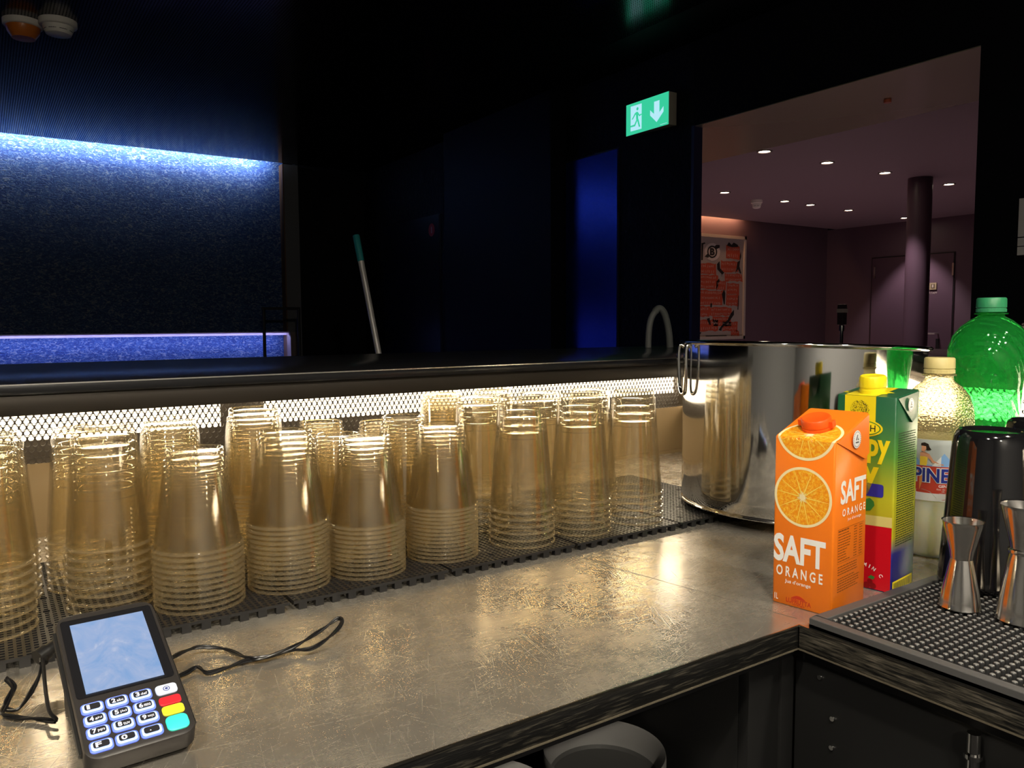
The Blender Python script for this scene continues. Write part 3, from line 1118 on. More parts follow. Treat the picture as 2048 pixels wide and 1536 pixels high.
g.build('yellow_print', YEL, hj, smooth=False)
g = G()
rng = random.Random(11)
for k in range(420):
    rr, a = 0.0118 * math.sqrt(rng.random()), rng.uniform(0, 2 * pi)
    g.poly(circ(rng.uniform(0.0002, 0.00048), 5, 0.0302 + rr * cos(a), 0.2285 + rr * sin(a)), F2c)
g.poly([(0.0285, 0.2130), (0.0320, 0.2130), (0.0308, 0.2170), (0.0298, 0.2170)], F2c)
text(g, 'RAUCH', 0.0140, 0.2010, 0.0505, 0.2095, F2c, 0, 0.01)
g.build('tree_print', DARKP, hj, smooth=False)
g = G()
g.poly(circ(0.0295, 40, 0.0300, 0.2052, 0.0118), F2b)
g.poly(circ(0.0270, 40, 0.0300, 0.2052, 0.0100), lambda u, v: tuple(Vector(F2b(u, v)) + Vector((-0.0001, 0, 0))), 1)
g.poly(circ(0.0255, 40, 0.0300, 0.2052, 0.0088), lambda u, v: tuple(Vector(F2b(u, v)) + Vector((-0.0002, 0, 0))), 0)
g.build('brand_oval', [YEL, GREENP], hj, smooth=False)
g = G()
g.poly([(0.001, 0.001), (0.0738, 0.001), (0.0738, 0.0830), (0.001, 0.0800)], F2)
g.build('red_print', REDP, hj, smooth=False)
g = G()
g.poly([(0.001, 0.0802), (0.0738, 0.0832), (0.0738, 0.0960), (0.001, 0.0930)], F2)
g.build('cream_print', P('cream print', (0.62, 0.55, 0.18), 0.35), hj, smooth=False)
g = G()
g.poly(rrect(0.052, 0.0165, 0.003, 4, 0.0365, 0.1275), F2b)
g.build('blue_print', BLUEP, hj, smooth=False)
g = G()
leaf = [(0.0345, 0.106), (0.039, 0.114), (0.046, 0.117), (0.051, 0.113), (0.052, 0.108), (0.047, 0.101), (0.040, 0.100)]
g.poly(leaf, F2b)
g.build('leaf_print', GREENP, hj, smooth=False)
g = G()
g.poly([(0.046, 0.0145), (0.050, 0.0185), (0.055, 0.017), (0.053, 0.013)], F2b)
g.build('leaf_print', GREENP, hj, smooth=False)
g = G()
for cx_, cz_, r_ in ((0.0450, 0.0045, 0.0042), (0.0530, 0.0050, 0.0040), (0.0490, 0.0100, 0.0035)):
    g.poly(circ(r_, 16, cx_, cz_), F2b)
g.build('berry_print', P('dark berry print', (0.25, 0.004, 0.008), 0.2), hj, smooth=False)
g = G()
s = 'VITAMIN C'
for i, ch in enumerate(s):
    if ch == ' ':
        continue
    ph = R(128 - 11.5 * i)
    cx_, cz_ = 0.0380 + 0.030 * cos(ph), 0.0040 + 0.027 * sin(ph)
    tilt = ph - pi / 2
    def fn(u, v, cx_=cx_, cz_=cz_, tilt=tilt):
        return F2b(cx_ + u * cos(tilt) - v * sin(tilt), cz_ + u * sin(tilt) + v * cos(tilt))
    wd = 0.0011 if ch == 'I' else 0.0040
    text(g, ch, -wd / 2, -0.0024, wd / 2, 0.0024, fn, 0, 0.02)
g.build('lettering', PRINTW, hj, smooth=False)
g = G()
for k in range(48):
    z = 0.200 - k * 0.0030
    x = 0.0075
    while x < 0.058:
        w_ = rng.uniform(0.003, 0.008)
        g.poly([(x, z), (min(x + w_, 0.060), z), (min(x + w_, 0.060), z + 0.0012), (x, z + 0.0012)], S2)
        x += w_ + 0.0011
g.build('small_print', P('dark olive print', (0.025, 0.05, 0.02), 0.4), hj, smooth=False)
g = G()
g.poly([(0.003, 0.0010), (0.062, 0.0010), (0.062, 0.0140), (0.003, 0.0140)], S2)
S2b = C2.side(0.0007)
for k in range(26):
    x = 0.006 + k * 0.002
    g.poly([(x, 0.0020), (x + rng.uniform(0.0004, 0.0013), 0.0020), (x + 0.0008, 0.0120), (x, 0.0120)], S2b, 1)
g.build('bar_code', [YEL, DARKP], hj, smooth=False)
emblem(hj, lambda a, b, e: (a, -C2.W - 0.0034 - e, b), 0.0345, 0.2350, 0.0085)
screw_cap(hj, (0.026, -0.0345, 0.2480), 0.0160, 0.0225, YELCAP, -0.09, ridges=40)

# ================================================================== BOTTLES
def bottle_parts(t, prof, m, cap_m, cap_z0, cap_r, cap_h, wob=None):
    g = G()
    g.lathe(prof, 96, wob=wob)
    g.build('bottle_body', m, t, angle=60)
    g = G()
    n = 60
    rd = lambda a, z: 1 + (0.018 if int(a * n / pi) % 2 else 0) * (1 if z < cap_h * 0.9 else 0)
    g.lathe([(cap_r * 1.0, 0), (cap_r * 1.0, cap_h * 0.22), (cap_r * 0.95, cap_h * 0.24), (cap_r * 0.95, cap_h * 0.30), (cap_r, cap_h * 0.32), (cap_r, cap_h * 0.92), (cap_r * 0.93, cap_h), (0.0003, cap_h)], 120, (0, 0, cap_z0), wob=rd)
    g.build('screw_cap', cap_m, t)
    g = G()
    g.lathe([(cap_r * 0.8, cap_z0 - 0.004), (cap_r * 1.12, cap_z0 - 0.0035), (cap_r * 1.12, cap_z0 - 0.0015), (cap_r * 0.8, cap_z0 - 0.001)], 48)
    g.build('neck_ring', m, t)


GREENPET = mat_bottle('green bottle plastic', (0.22, 0.78, 0.33), (0.08, 0.75, 0.20), 0.32)
gb = thing('plastic_bottle', 'tall green transparent plastic bottle with green cap and bulging shoulder', 'bottle', (1.272, 0.593, 0.0004))
prof = [(0, 0.006), (0.030, 0.004), (0.048, 0.002), (0.054, 0.012), (0.055, 0.10), (0.054, 0.145), (0.0500, 0.170), (0.0460, 0.190), (0.0440, 0.206), (0.0455, 0.222), (0.0500, 0.242), (0.0550, 0.262), (0.0572, 0.280), (0.0560, 0.298), (0.0500, 0.316), (0.0400, 0.330), (0.0280, 0.340), (0.0190, 0.345), (0.0165, 0.349), (0.0160, 0.372)]
bottle_parts(gb, prof, GREENPET, P('green cap plastic', (0.03, 0.24, 0.10), 0.4), 0.3520, 0.0200, 0.0215)

YELPET = mat_bottle('frosted bottle plastic', (0.93, 0.88, 0.68), (0.98, 0.88, 0.58), 0.24, 'dimples', 0.06)
DRINK = P('cloudy ginger drink', (0.95, 0.84, 0.52), 0.12)
DRINK.node_tree.nodes['Principled BSDF'].inputs['Subsurface Weight'].default_value = 1.0
DRINK.node_tree.nodes['Principled BSDF'].inputs['Subsurface Radius'].default_value = (0.08, 0.065, 0.035)
DRINK.node_tree.nodes['Principled BSDF'].inputs['Subsurface Scale'].default_value = 1.0
yb = thing('plastic_bottle', 'cloudy pale yellow soda bottle with cream cap and printed label', 'bottle', (1.1475, 0.6025, 0.0004))
prof = [(0.0465, 0.1725), (0.0468, 0.180), (0.0470, 0.195), (0.0455, 0.214), (0.0400, 0.232), (0.0300, 0.245), (0.0205, 0.252), (0.0185, 0.256), (0.0175, 0.285)]
bottle_parts(yb, prof, YELPET, P('cream cap plastic', (0.62, 0.52, 0.22), 0.45), 0.2640, 0.0200, 0.0225)
g = G()
g.lathe([(0.0003, 0.006), (0.026, 0.004), (0.040, 0.002), (0.0455, 0.012), (0.0465, 0.06), (0.0465, 0.1725), (0.0003, 0.1725)], 96)
g.build('drink', DRINK, yb)
# label wrapped on the bottle; a = angle towards the bartender, u metres along the curve
A0 = math.atan2(-0.6025, -1.1475)
def wrap(e):
    rr = 0.0467 + e
    return lambda u, z: (rr * cos(A0 + u / 0.0467), rr * sin(A0 + u / 0.0467), z)
def patch(g, pts, e, mi, split=0):
    g.poly(pts, wrap(e), mi)
def band(g, u0, u1, z0, z1, e, mi, n=16):
    f = wrap(e)
    for i in range(n):
        a, b = u0 + (u1 - u0) * i / n, u0 + (u1 - u0) * (i + 1) / n
        g.add([f(a, z0), f(b, z0), f(b, z1), f(a, z1)], [(0, 1, 2, 3)], mi)
g = G()
LM = [P('label grey blue', (0.44, 0.48, 0.46), 0.4), P('label red', (0.50, 0.055, 0.03), 0.4), P('label blue', (0.20, 0.38, 0.66), 0.4), P('label white', (0.74, 0.74, 0.70), 0.4), P('label navy', (0.02, 0.03, 0.22), 0.4),
      P('label skin', (0.62, 0.30, 0.17), 0.4), P('label hair', (0.02, 0.012, 0.01), 0.4), P('label yellow', (0.80, 0.56, 0.05), 0.4), P('label orange', (0.72, 0.30, 0.07), 0.4), P('label stone', (0.50, 0.50, 0.44), 0.4)]
band(g, -0.075, 0.075, 0.0850, 0.1720, 0.0004, 0, 40)
band(g, -0.075, 0.075, 0.0960, 0.1350, 0.0006, 1, 40)
band(g, -0.040, 0.040, 0.1345, 0.1365, 0.0007, 2, 20)
band(g, -0.075, 0.075, 0.0850, 0.0960, 0.0006, 3, 40)
# mountains
for u0, uw, h in ((0.010, 0.030, 0.0185), (0.030, 0.030, 0.024), (-0.030, 0.028, 0.016)):
    f = wrap(0.0008)
    for i in range(8):
        a, b = i / 8, (i + 1) / 8
        ha, hb = 1 - abs(2 * a - 1), 1 - abs(2 * b - 1)
        g.add([f(u0 - uw / 2 + uw * a, 0.135), f(u0 - uw / 2 + uw * b, 0.135), f(u0 - uw / 2 + uw * b, 0.135 + h * hb), f(u0 - uw / 2 + uw * a, 0.135 + h * ha)], [(0, 1, 2, 3)], 2 if i > 2 else 3)
# figure printed on the label
for pts, mi, e in (([(-0.0205, 0.1350), (-0.0115, 0.1350), (-0.0105, 0.1465), (-0.0135, 0.1480), (-0.0205, 0.1475)], 7, 0.0011),
                   ([(-0.0205, 0.1475), (-0.0110, 0.1470), (-0.0080, 0.1440), (-0.0095, 0.1520), (-0.0140, 0.1545), (-0.0205, 0.1530)], 5, 0.0010),
                   ([(-0.0112, 0.1505), (-0.0090, 0.1525), (-0.0030, 0.1430), (0.0045, 0.1385), (0.0090, 0.1385), (0.0095, 0.1365), (0.0035, 0.1362), (-0.0050, 0.1400)], 5, 0.0010),
                   ([(-0.0188, 0.1555), (-0.0150, 0.1540), (-0.0125, 0.1590), (-0.0130, 0.1640), (-0.0185, 0.1640)], 5, 0.0011),
                   ([(-0.0195, 0.1630), (-0.0130, 0.1625), (-0.0122, 0.1570), (-0.0060, 0.1580), (-0.0085, 0.1615), (-0.0100, 0.1660), (-0.0150, 0.1680), (-0.0195, 0.1665)], 6, 0.0012),
                   ([(-0.0205, 0.0990), (-0.0140, 0.1200), (-0.0110, 0.1290), (-0.0205, 0.1290)], 8, 0.0009)):
    patch(g, pts, e, mi)
for pts in ([(-0.0260, 0.0900), (0.0020, 0.0895), (-0.0060, 0.0985), (-0.0150, 0.1010), (-0.0260, 0.1000)],):
    patch(g, pts, 0.0009, 9)
patch(g, [(-0.010, 0.0885), (0.020, 0.0905), (0.030, 0.0920), (0.030, 0.0895), (0.010, 0.0872)], 0.0010, 1)
text(g, 'ALPINESSE', -0.0560, 0.1105, 0.0490, 0.1330, wrap(0.0013), 3, 0.065)
text(g, 'ALPINESSE', -0.0560, 0.1115, 0.0490, 0.1320, wrap(0.0016), 4, 0.030)
text(g, 'GINGER', 0.0040, 0.1050, 0.0260, 0.1090, wrap(0.0012), 3, 0.02)
for k, (a, b) in enumerate(((0.002, 0.024), (0.008, 0.024), (0.005, 0.024))):
    text(g, ('Eau de source', 'di soda', 'gingembre')[k], a, 0.1015 - k * 0.003, b, 0.1034 - k * 0.003, wrap(0.0012), 3, 0.0)
g.build('bottle_label', LM, yb, smooth=False)

# ================================================================== SHAKERS, JIGGERS, RUBBER MAT
SHK = P('gloss black shaker', (0.006, 0.006, 0.007), 0.09, coat=0.6)
MZ2 = 0.0128
def shaker(x, y, s, label):
    g = G()
    g.lathe([(0.0535, 0.001), (0.0548, 0.0), (0.0555, 0.002), (0.0548, 0.006), (0.0440, 0.172), (0.0425, 0.184), (0.0400, 0.190), (0.0370, 0.1925), (0.0345, 0.1915), (0.0330, 0.1895), (0.0003, 0.1895)], 72)
    o = g.build('shaker_tin', SHK, angle=50)
    o.location = (x, y, MZ2)
    o.scale = (s, s, s)
    return tag(o, label, 'cocktail shaker')
shaker(1.0317, 0.4735, 1.0, 'gloss black shaker tin upside down behind the smaller jigger')
shaker(1.150, 0.465, 1.02, 'second gloss black shaker tin cut off by the frame below the green bottle')


def jigger(x, y, rb, rt, rw, h, hw, label, bead):
    t = thing('jigger', label, 'jigger', (x, y, MZ2))
    g = G()
    g.lathe([(rb - 0.001, 0.0008), (rb, 0.0), (rb + 0.0006, 0.001), (rb, 0.003), (rb * 0.97, h * 0.08), (rb * 0.90, h * 0.2), (rw * 1.12, hw - 0.008), (rw, hw - 0.0015), (rw * 0.97, hw)], 64)
    g.build('large_cone', JIG, t)
    g = G()
    g.lathe([(rw * 0.97, hw), (rw, hw + 0.0015), (rw * 1.10, hw + 0.010), (rt * 0.97, h - 0.004), (rt, h - 0.001), (rt + 0.0008, h), (rt - 0.0005, h - 0.0005), (rt * 0.93, h - 0.008), (rw * 0.95, hw + 0.012), (0.0003, hw + 0.008)], 64)
    g.build('small_cone', JIG, t)
    if bead:
        g = G()
        g.lathe([(rw * 0.95, hw - 0.004), (rw * 1.15, hw - 0.002), (rw * 1.18, hw), (rw * 1.15, hw + 0.002), (rw * 0.95, hw + 0.004)], 48)
        g.build('collar', JIG, t)
    return t
jigger(0.9155, 0.4479, 0.0212, 0.0210, 0.0118, 0.1005, 0.0565, 'smaller steel double-cone jigger standing on the rubber mat', False)
jigger(0.9290, 0.3890, 0.0245, 0.0245, 0.0135, 0.1280, 0.0770, 'larger steel double-cone jigger with collar at the frame edge', True)

rm = thing('bar_mat', 'black rubber bar mat with round nubs on the short worktop arm', 'bar mat', (0.9485, 0.2, 0.0))
mx0, mx1, my0, my1 = 0.747, 1.215, -0.25, 0.526
g = G()
g.box((mx0, my0, 0.0005), (mx1, my1, 0.0050))
g.build('base', P('mat bed rubber', (0.004, 0.004, 0.004), 0.5), rm, smooth=False, world=True)
g = G()
b = 0.0125
for lo, hi in (((mx0, my0, 0.0005), (mx0 + b, my1, 0.0120)), ((mx1 - b, my0, 0.0005), (mx1, my1, 0.0120)), ((mx0 + b, my1 - b, 0.0005), (mx1 - b, my1, 0.0120)), ((mx0 + b, my0, 0.0005), (mx1 - b, my0 + b, 0.0120))):
    g.box(lo, hi)
g.build('raised_border', P('mat border rubber', (0.075, 0.074, 0.074), 0.42), rm, smooth=False, world=True, bevel=0.0008)
g = G()
pn = 0.0096
nx = int((mx1 - mx0 - 2 * b - 0.004) / pn)
ny = int((my1 - my0 - 2 * b - 0.004) / pn)
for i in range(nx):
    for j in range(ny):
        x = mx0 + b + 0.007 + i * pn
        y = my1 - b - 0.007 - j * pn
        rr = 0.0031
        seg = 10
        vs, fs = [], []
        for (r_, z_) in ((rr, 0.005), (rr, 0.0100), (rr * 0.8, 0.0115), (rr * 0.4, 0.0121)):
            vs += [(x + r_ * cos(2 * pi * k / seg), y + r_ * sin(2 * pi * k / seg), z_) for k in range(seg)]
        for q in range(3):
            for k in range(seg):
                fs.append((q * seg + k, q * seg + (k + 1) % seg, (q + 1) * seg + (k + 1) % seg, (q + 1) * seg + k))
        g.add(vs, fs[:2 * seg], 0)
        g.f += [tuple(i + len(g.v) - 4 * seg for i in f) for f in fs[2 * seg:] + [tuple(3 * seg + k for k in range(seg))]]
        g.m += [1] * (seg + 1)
g.build('rubber_nubs', [RUBNUB, P('nub tip highlight', (0.17, 0.17, 0.165), 0.25)], rm, world=True, angle=50)  # lamp highlights on the nubs painted as pale tips

# ================================================================== CARD TERMINAL
T0 = Vector((0.0402, 0.7908, 0.0826))
yw, al = 0.051, 0.3913
e1 = Vector((cos(yw), sin(yw), 0))
n0 = Vector((-sin(yw), cos(yw), 0))
e2 = -n0 * cos(al) - Vector((0, 0, 1)) * sin(al)
en = e1.cross(-e2).normalized()
term = thing('card_terminal', 'black card payment terminal with lit screen and blue glowing keypad', 'card terminal', (0.085, 0.715, 0.0006), yw)
TP = lambda u, v, n=0.0: T0 + e1 * u + e2 * v + en * n
TW, TL = 0.080, 0.166
SHELL = P('terminal shell', (0.030, 0.027, 0.026), 0.36)
KEYDARK = P('key face', (0.02, 0.02, 0.024), 0.4)
g = G()
out = [(x, -y) for x, y in rrect(TW, TL, 0.011, 6, TW / 2, -TL / 2)]
def sc(f, cx=TW / 2, cy_=TL / 2):
    return [(cx + (x - cx) * (1 - f / (TW / 2)), cy_ + (y - cy_) * (1 - f / (TL / 2))) for x, y in out]
rings = [[TP(x, y, 0.0) for x, y in sc(0.003)], [TP(x, y, -0.001) for x, y in sc(0.0008)], [TP(x, y, -0.003) for x, y in sc(0)], [TP(x, y, -0.016) for x, y in sc(0)], [TP(x, y, -0.0175) for x, y in sc(0.0015)]]
g.loft([r[::-1] for r in rings])
g.build('top_shell', SHELL, term, world=True, angle=35)
g = G()
low = sc(0.004)
r0 = [TP(x, y, -0.0174) for x, y in low]
r1 = []
for x, y in low:
    p = TP(x, y, -0.020)
    r1.append(Vector((p.x, p.y, max(0.0010, min(p.z, 0.004)))))
r1 = [Vector((p.x, p.y, 0.0012)) for p in r1]
g.loft([[p for p in r0][::-1], r1[::-1]])
g.build('lower_shell', P('terminal base', (0.012, 0.012, 0.012), 0.45), term, world=True, angle=35)
# side grip rails
for u0 in (-0.0012, TW - 0.0008):
    g = G()
    g.tube([TP(u0 + 0.001, 0.012, -0.010), TP(u0 + 0.001, 0.08, -0.010), TP(u0 + 0.001, 0.150, -0.010)], 0.0028, 8, smooth=4)
    g.build('side_rail', P('grip rubber', (0.02, 0.02, 0.02), 0.3), term, world=True)
g = G()
g.loft([[TP(x, y, 0.0001) for x, y in [(a, -b) for a, b in rrect(0.0735, 0.0945, 0.003, 4, 0.0398, -0.0562)]][::-1], [TP(x, y, 0.0006) for x, y in [(a, -b) for a, b in rrect(0.0735, 0.0945, 0.003, 4, 0.0398, -0.0562)]][::-1]][::-1], cap0=False)
g.build('screen_bezel', P('glossy bezel', (0.012, 0.012, 0.014), 0.16), term, world=True, smooth=False)


def mat_screen():
    m = P('lit screen', (0.02, 0.02, 0.03), 0.2, emit=(0.4, 0.5, 0.7), es=0.9)
    nt, ns, ln, b = nodes(m)
    n = add(nt, 'ShaderNodeTexNoise', i_Scale=28, i_Detail=5, i_Roughness=0.6, i_Distortion=1.8)
    ln.new(coords(nt), n.inputs[0])
    r = ramp(nt, n.outputs[0], [(0.30, (0.22, 0.40, 0.72)), (0.55, (0.36, 0.48, 0.74)), (0.75, (0.62, 0.68, 0.82))])
    ln.new(r.outputs[0], b.inputs['Emission Color'])
    return m


g = G()
g.poly([(0.0100, 0.0158), (0.0690, 0.0158), (0.0690, 0.1003), (0.0100, 0.1003)][::-1], lambda u, v: TP(u, v, 0.0009))
g.build('screen', mat_screen(), term, world=True, smooth=False)
KBLUE = P('key backlight', (0.1, 0.15, 0.5), 0.4, emit=(0.10, 0.17, 0.80), es=1.1)
KLIGHT = P('key backlight pale', (0.4, 0.5, 0.8), 0.4, emit=(0.38, 0.60, 1.0), es=0.95)
KWHITE = P('key digits', (0.8, 0.8, 0.85), 0.4, emit=(0.62, 0.62, 0.75), es=0.55)
def key(u, v, w_, h_, m, nz, name='key', parent=term):
    g = G()
    o_ = [(a, -b) for a, b in rrect(w_, h_, min(w_, h_) * 0.3, 5, u, -v)][::-1]
    i_ = [(u + (a - u) * 0.93, v + (b - v) * 0.90) for a, b in o_]
    g.loft([[TP(a, b, 0.0000) for a, b in o_], [TP(a, b, nz * 0.7) for a, b in o_], [TP(a, b, nz) for a, b in i_]], cap0=False)
    return g.build(name, m, parent, world=True, angle=30)
labels = [('1', ''), ('2', 'abc'), ('3', 'def'), ('4', 'ghi'), ('5', 'jkl'), ('6', 'mno'), ('7', 'pqrs'), ('8', 'tuv'), ('9', 'wxyz'), ('F', ''), ('0', ''), ('.', '')]
for i, (d, sub) in enumerate(labels):
    u = (0.0121, 0.0298, 0.0475)[i % 3]
    v = (0.1158, 0.1284, 0.1410, 0.1547)[i // 3]
    k_ = key(u, v, 0.0164, 0.0112, KBLUE, 0.0012)
    k_['label'] = f'blue backlit key {d}' if d != '.' else 'blue backlit key with a dot'
    # pale inner glow, dark key cap and the digits are sub-parts
    for nm, m_, ww, hh, nz in (('key_glow', KLIGHT, 0.0142, 0.0088, 0.0014), ('key_cap', KEYDARK, 0.0112, 0.0062, 0.0018)):
        g = G()
        dv = -0.0008 if nm == 'key_cap' else 0
        o_ = [(a, -b) for a, b in rrect(ww, hh, hh * 0.3, 5, u, -(v + dv))][::-1]
        g.add([TP(a, b, nz) for a, b in o_], [tuple(range(len(o_)))])
        o = g.build(nm, m_, None, smooth=False)
        Mi = (Matrix.Translation(term.location) @ term.rotation_euler.to_matrix().to_4x4()).inverted()
        o.data.transform(Mi)
        o.parent = k_
    g = G()
    fnk = lambda a, b: TP(a, b, 0.0020)
    if d == '.':
        g.poly(circ(0.0005, 8, u - 0.001, v)[::-1], fnk)
    else:
        text(g, d, u - 0.0040, v + 0.0016, u - (0.0030 if d == '1' else 0.0010) + (0.0012 if not sub else 0), v - 0.0030, fnk, 0, 0.03)
    if sub:
        text(g, sub, u - 0.0002, v + 0.0013, u + 0.0046, v - 0.0014, fnk, 0, 0.01)
    o = g.build('digit_print', KWHITE, None, smooth=False)
    o.data.transform(Mi)
    o.parent = k_
for v, h_, nm, col, em in ((0.1164, 0.0105, 'pale blue key', (0.55, 0.62, 0.75), 0.35), (0.1290, 0.0088, 'red key', (0.80, 0.02, 0.03), 0.30), (0.1395, 0.0096, 'yellow key', (0.80, 0.72, 0.03), 0.35), (0.1532, 0.0150, 'turquoise green key', (0.04, 0.75, 0.55), 0.40)):
    k_ = key(0.0668, v, 0.0166, h_, P(nm, col, 0.4, emit=col, es=em), 0.0014)
    k_['label'] = nm
    if nm.startswith('pale'):
        g = G()
        for r_, mi in ((0.0027, 0), (0.0020, 1), (0.0012, 0)):
            g.poly(circ(r_, 20, 0.0668, v)[::-1], lambda a, b, r_=r_: TP(a, b, 0.0016 + (0.003 - r_) * 0.05), mi)
        o = g.build('key_symbol', [P('symbol navy', (0.06, 0.08, 0.3), 0.4), P('pale blue key', (0.5, 0.5, 0.7))], None, smooth=False)
        o.data.transform(Mi)
        o.parent = k_
g = G()
text(g, 'payment', 0.046, 0.0072, 0.066, 0.0042, lambda a, b: TP(a, b, 0.0003), 0, 0.0) if False else None

# cables
CAB = P('black cable', (0.008, 0.008, 0.009), 0.28)
cb = thing('cable', 'thin black twisted cable loop lying on the steel beside the card terminal', 'cable', (0.2, 0.80, 0.0))
cr = [(0.130, 0.808, 0.012), (0.1434, 0.8194, 0.012), (0.154, 0.8308, 0.01), (0.171, 0.8384, 0.008), (0.1928, 0.8256, 0.005), (0.2045, 0.7938, 0.005), (0.2158, 0.7805, 0.006), (0.2467, 0.7816, 0.008), (0.2851, 0.799, 0.012), (0.3073, 0.8065, 0.018), (0.3091, 0.7964, 0.018), (0.2956, 0.7824, 0.014), (0.2662, 0.7696, 0.008), (0.2451, 0.785, 0.005), (0.2218, 0.7845, 0.0032), (0.2025, 0.7865, 0.004), (0.1847, 0.7834, 0.0032), (0.1655, 0.7817, 0.0032), (0.1595, 0.7967, 0.005), (0.1477, 0.7913, 0.004), (0.130, 0.780, 0.006)]
def twisted(parent, path, name, sep=0.0011, rr=0.00125, turns=90):
    base = G()
    pts = [Vector(p) for p in path]
    dense = []
    n = len(pts)
    for i in range(n - 1):
        p0, p1, p2, p3 = pts[max(0, i - 1)], pts[i], pts[i + 1], pts[min(n - 1, i + 2)]
        for k in range(8):
            t = k / 8
            dense.append(0.5 * ((2 * p1) + (p2 - p0) * t + (2 * p0 - 5 * p1 + 4 * p2 - p3) * t * t + (3 * p1 - p0 - 3 * p2 + p3) * t ** 3))
    dense.append(pts[-1])
    for ph in (0, pi):
        q, L = [], 0
        for i, p in enumerate(dense):
            a = dense[max(0, i - 1)]
            b_ = dense[min(len(dense) - 1, i + 1)]
            L += (p - a).length
            t = (b_ - a).normalized()
            s_ = t.cross(Vector((0, 0, 1))).normalized()
            u_ = s_.cross(t)
            q.append(p + s_ * (sep * cos(L * turns + ph)) + u_ * (sep * sin(L * turns + ph)))
        g = G()
        g.tube(q, rr, 8, smooth=0)
        g.build(name, CAB, parent, world=True)
twisted(cb, cr, 'cable_strand')
cl = thing('power_cable', 'black power cable bundle with plug at the rear side of the card terminal', 'cable', (0.02, 0.81, 0.0))
twisted(cl, [(0.0335, 0.8475, 0.03), (0.0315, 0.8386, 0.024), (0.0242, 0.8198, 0.014), (0.0114, 0.7967, 0.006), (0.004, 0.8011, 0.004), (-0.0002, 0.8104, 0.005), (0.0048, 0.8196, 0.01), (0.0082, 0.8284, 0.014), (0.0025, 0.8402, 0.018)], 'cable_strand')
twisted(cl, [(0.0032, 0.836, 0.018), (0.0073, 0.8246, 0.012), (0.0021, 0.8109, 0.006), (-0.0019, 0.7966, 0.004), (0.0094, 0.7828, 0.0033), (0.0214, 0.7724, 0.0033), (0.036, 0.7549, 0.004)], 'cable_strand')
g = G()
g.tube([(0.0321, 0.8376, 0.03), (0.0312, 0.7996, 0.02), (0.0317, 0.763, 0.012), (0.0364, 0.7498, 0.008)], 0.0016, 8)
g.build('cable_strand', CAB, cl, world=True)
g = G()
g.tube([(0.044, 0.8580, 0.034), (0.034, 0.850, 0.031)], 0.0062, 14, smooth=0)
g.tube([(0.036, 0.8515, 0.0315), (0.028, 0.8460, 0.029)], 0.0075, 14, smooth=0)
g.tube([(0.033, 0.8475, 0.030), (0.0325, 0.8400, 0.025)], 0.0040, 12, smooth=0)
g.build('plug', P('plug black', (0.01, 0.01, 0.01), 0.35), cl, world=True)

# ================================================================== ON AND BEHIND THE BAR
# grey hose arch standing on the bar top
ha = thing('hose_arch', 'grey foam covered pipe arch standing on the bar top behind the pot', 'pipe', (1.5, 1.585, TZ))
dirv = Vector((0.83, -0.56, 0))
hp = Vector((1.497, 1.572, TZ))
def hpt(s, z):
    return hp + dirv * s + Vector((0, 0, z))
g = G()
g.tube([hpt(0, 0.001), hpt(0.001, 0.04), hpt(0.006, 0.075), hpt(0.016, 0.095), hpt(0.024, 0.101)], 0.0085, 14, smooth=6)
g.build('pipe', P('grey hose', (0.07, 0.072, 0.07), 0.6), ha, world=True)
g = G()
g.tube([hpt(0.016, 0.097), hpt(0.026, 0.106), hpt(0.036, 0.103), hpt(0.046, 0.085), hpt(0.055, 0.045), hpt(0.059, 0.001)], 0.0092, 14, smooth=6)
g.build('foam_sleeve', P('dark foam', (0.05, 0.053, 0.05), 0.75), ha, world=True)
# white tray with stacked coasters at the far end of the bar
tr = thing('tray_stand', 'white topped dark tray stand on the far bar top by the frame edge', 'tray', (1.79, 0.72, TZ))
g = G()
g.box((-0.055, -0.06, 0.0005), (0.06, 0.07, 0.027))
g.build('base', BLACK, tr, bevel=0.001)
g = G()
g.box((-0.06, -0.065, 0.027), (0.065, 0.075, 0.034))
g.build('tray_top', WHITEP, tr, bevel=0.002)
for k in range(5):
    g = G()
    rr = 0.048 + 0.002 * (k % 2)
    g.lathe([(0.02, 0.001), (rr, 0.0), (rr + 0.002, 0.0025), (rr, 0.005), (rr - 0.004, 0.0035), (0.0003, 0.0035)], 40)
    o = g.build('ashtray', P('glass grey ashtray', (0.5, 0.46, 0.38), 0.15, 0.6))
    o.location = (1.79, 0.72, TZ + 0.0345 + 0.0060 * k)
    tag(o, f'small shiny round dish, {ORD[4 - k]} in the pile on the white tray', 'dish', 'dishes piled on the white tray')

# mop leaning in the dark room
mp = thing('mop_handle', 'aluminium mop handle with teal grip leaning in the dark beyond the bar', 'mop', (1.52, 2.72, FZ))
pt0, pt1 = Vector((1.2772, 3.0407, 0.6999)), Vector((1.3304, 2.9608, 0.224))
dm = (pt1 - pt0).normalized()
lk = (FZ + 0.05 - pt0.z) / dm.z
gend = pt0 + dm * 0.108
g = G()
g.tube([gend, pt0 + dm * lk], 0.0122, 16, smooth=0)
g.build('pole', P('aluminium pole', (0.62, 0.60, 0.57), 0.4, 0.3), mp, world=True)
g = G()
g.tube([pt0, pt0 + dm * 0.004, gend], [0.012, 0.0140, 0.0140], 16, smooth=0)
g.build('grip', P('teal grip', (0.02, 0.26, 0.27), 0.5), mp, world=True)
g = G()
e_ = pt0 + dm * lk
g.box((e_.x - 0.15, e_.y - 0.05, FZ + 0.001), (e_.x + 0.15, e_.y + 0.05, FZ + 0.055))
g.build('mop_head', P('mop fibre', (0.25, 0.25, 0.25), 0.9), mp, world=True, bevel=0.01)

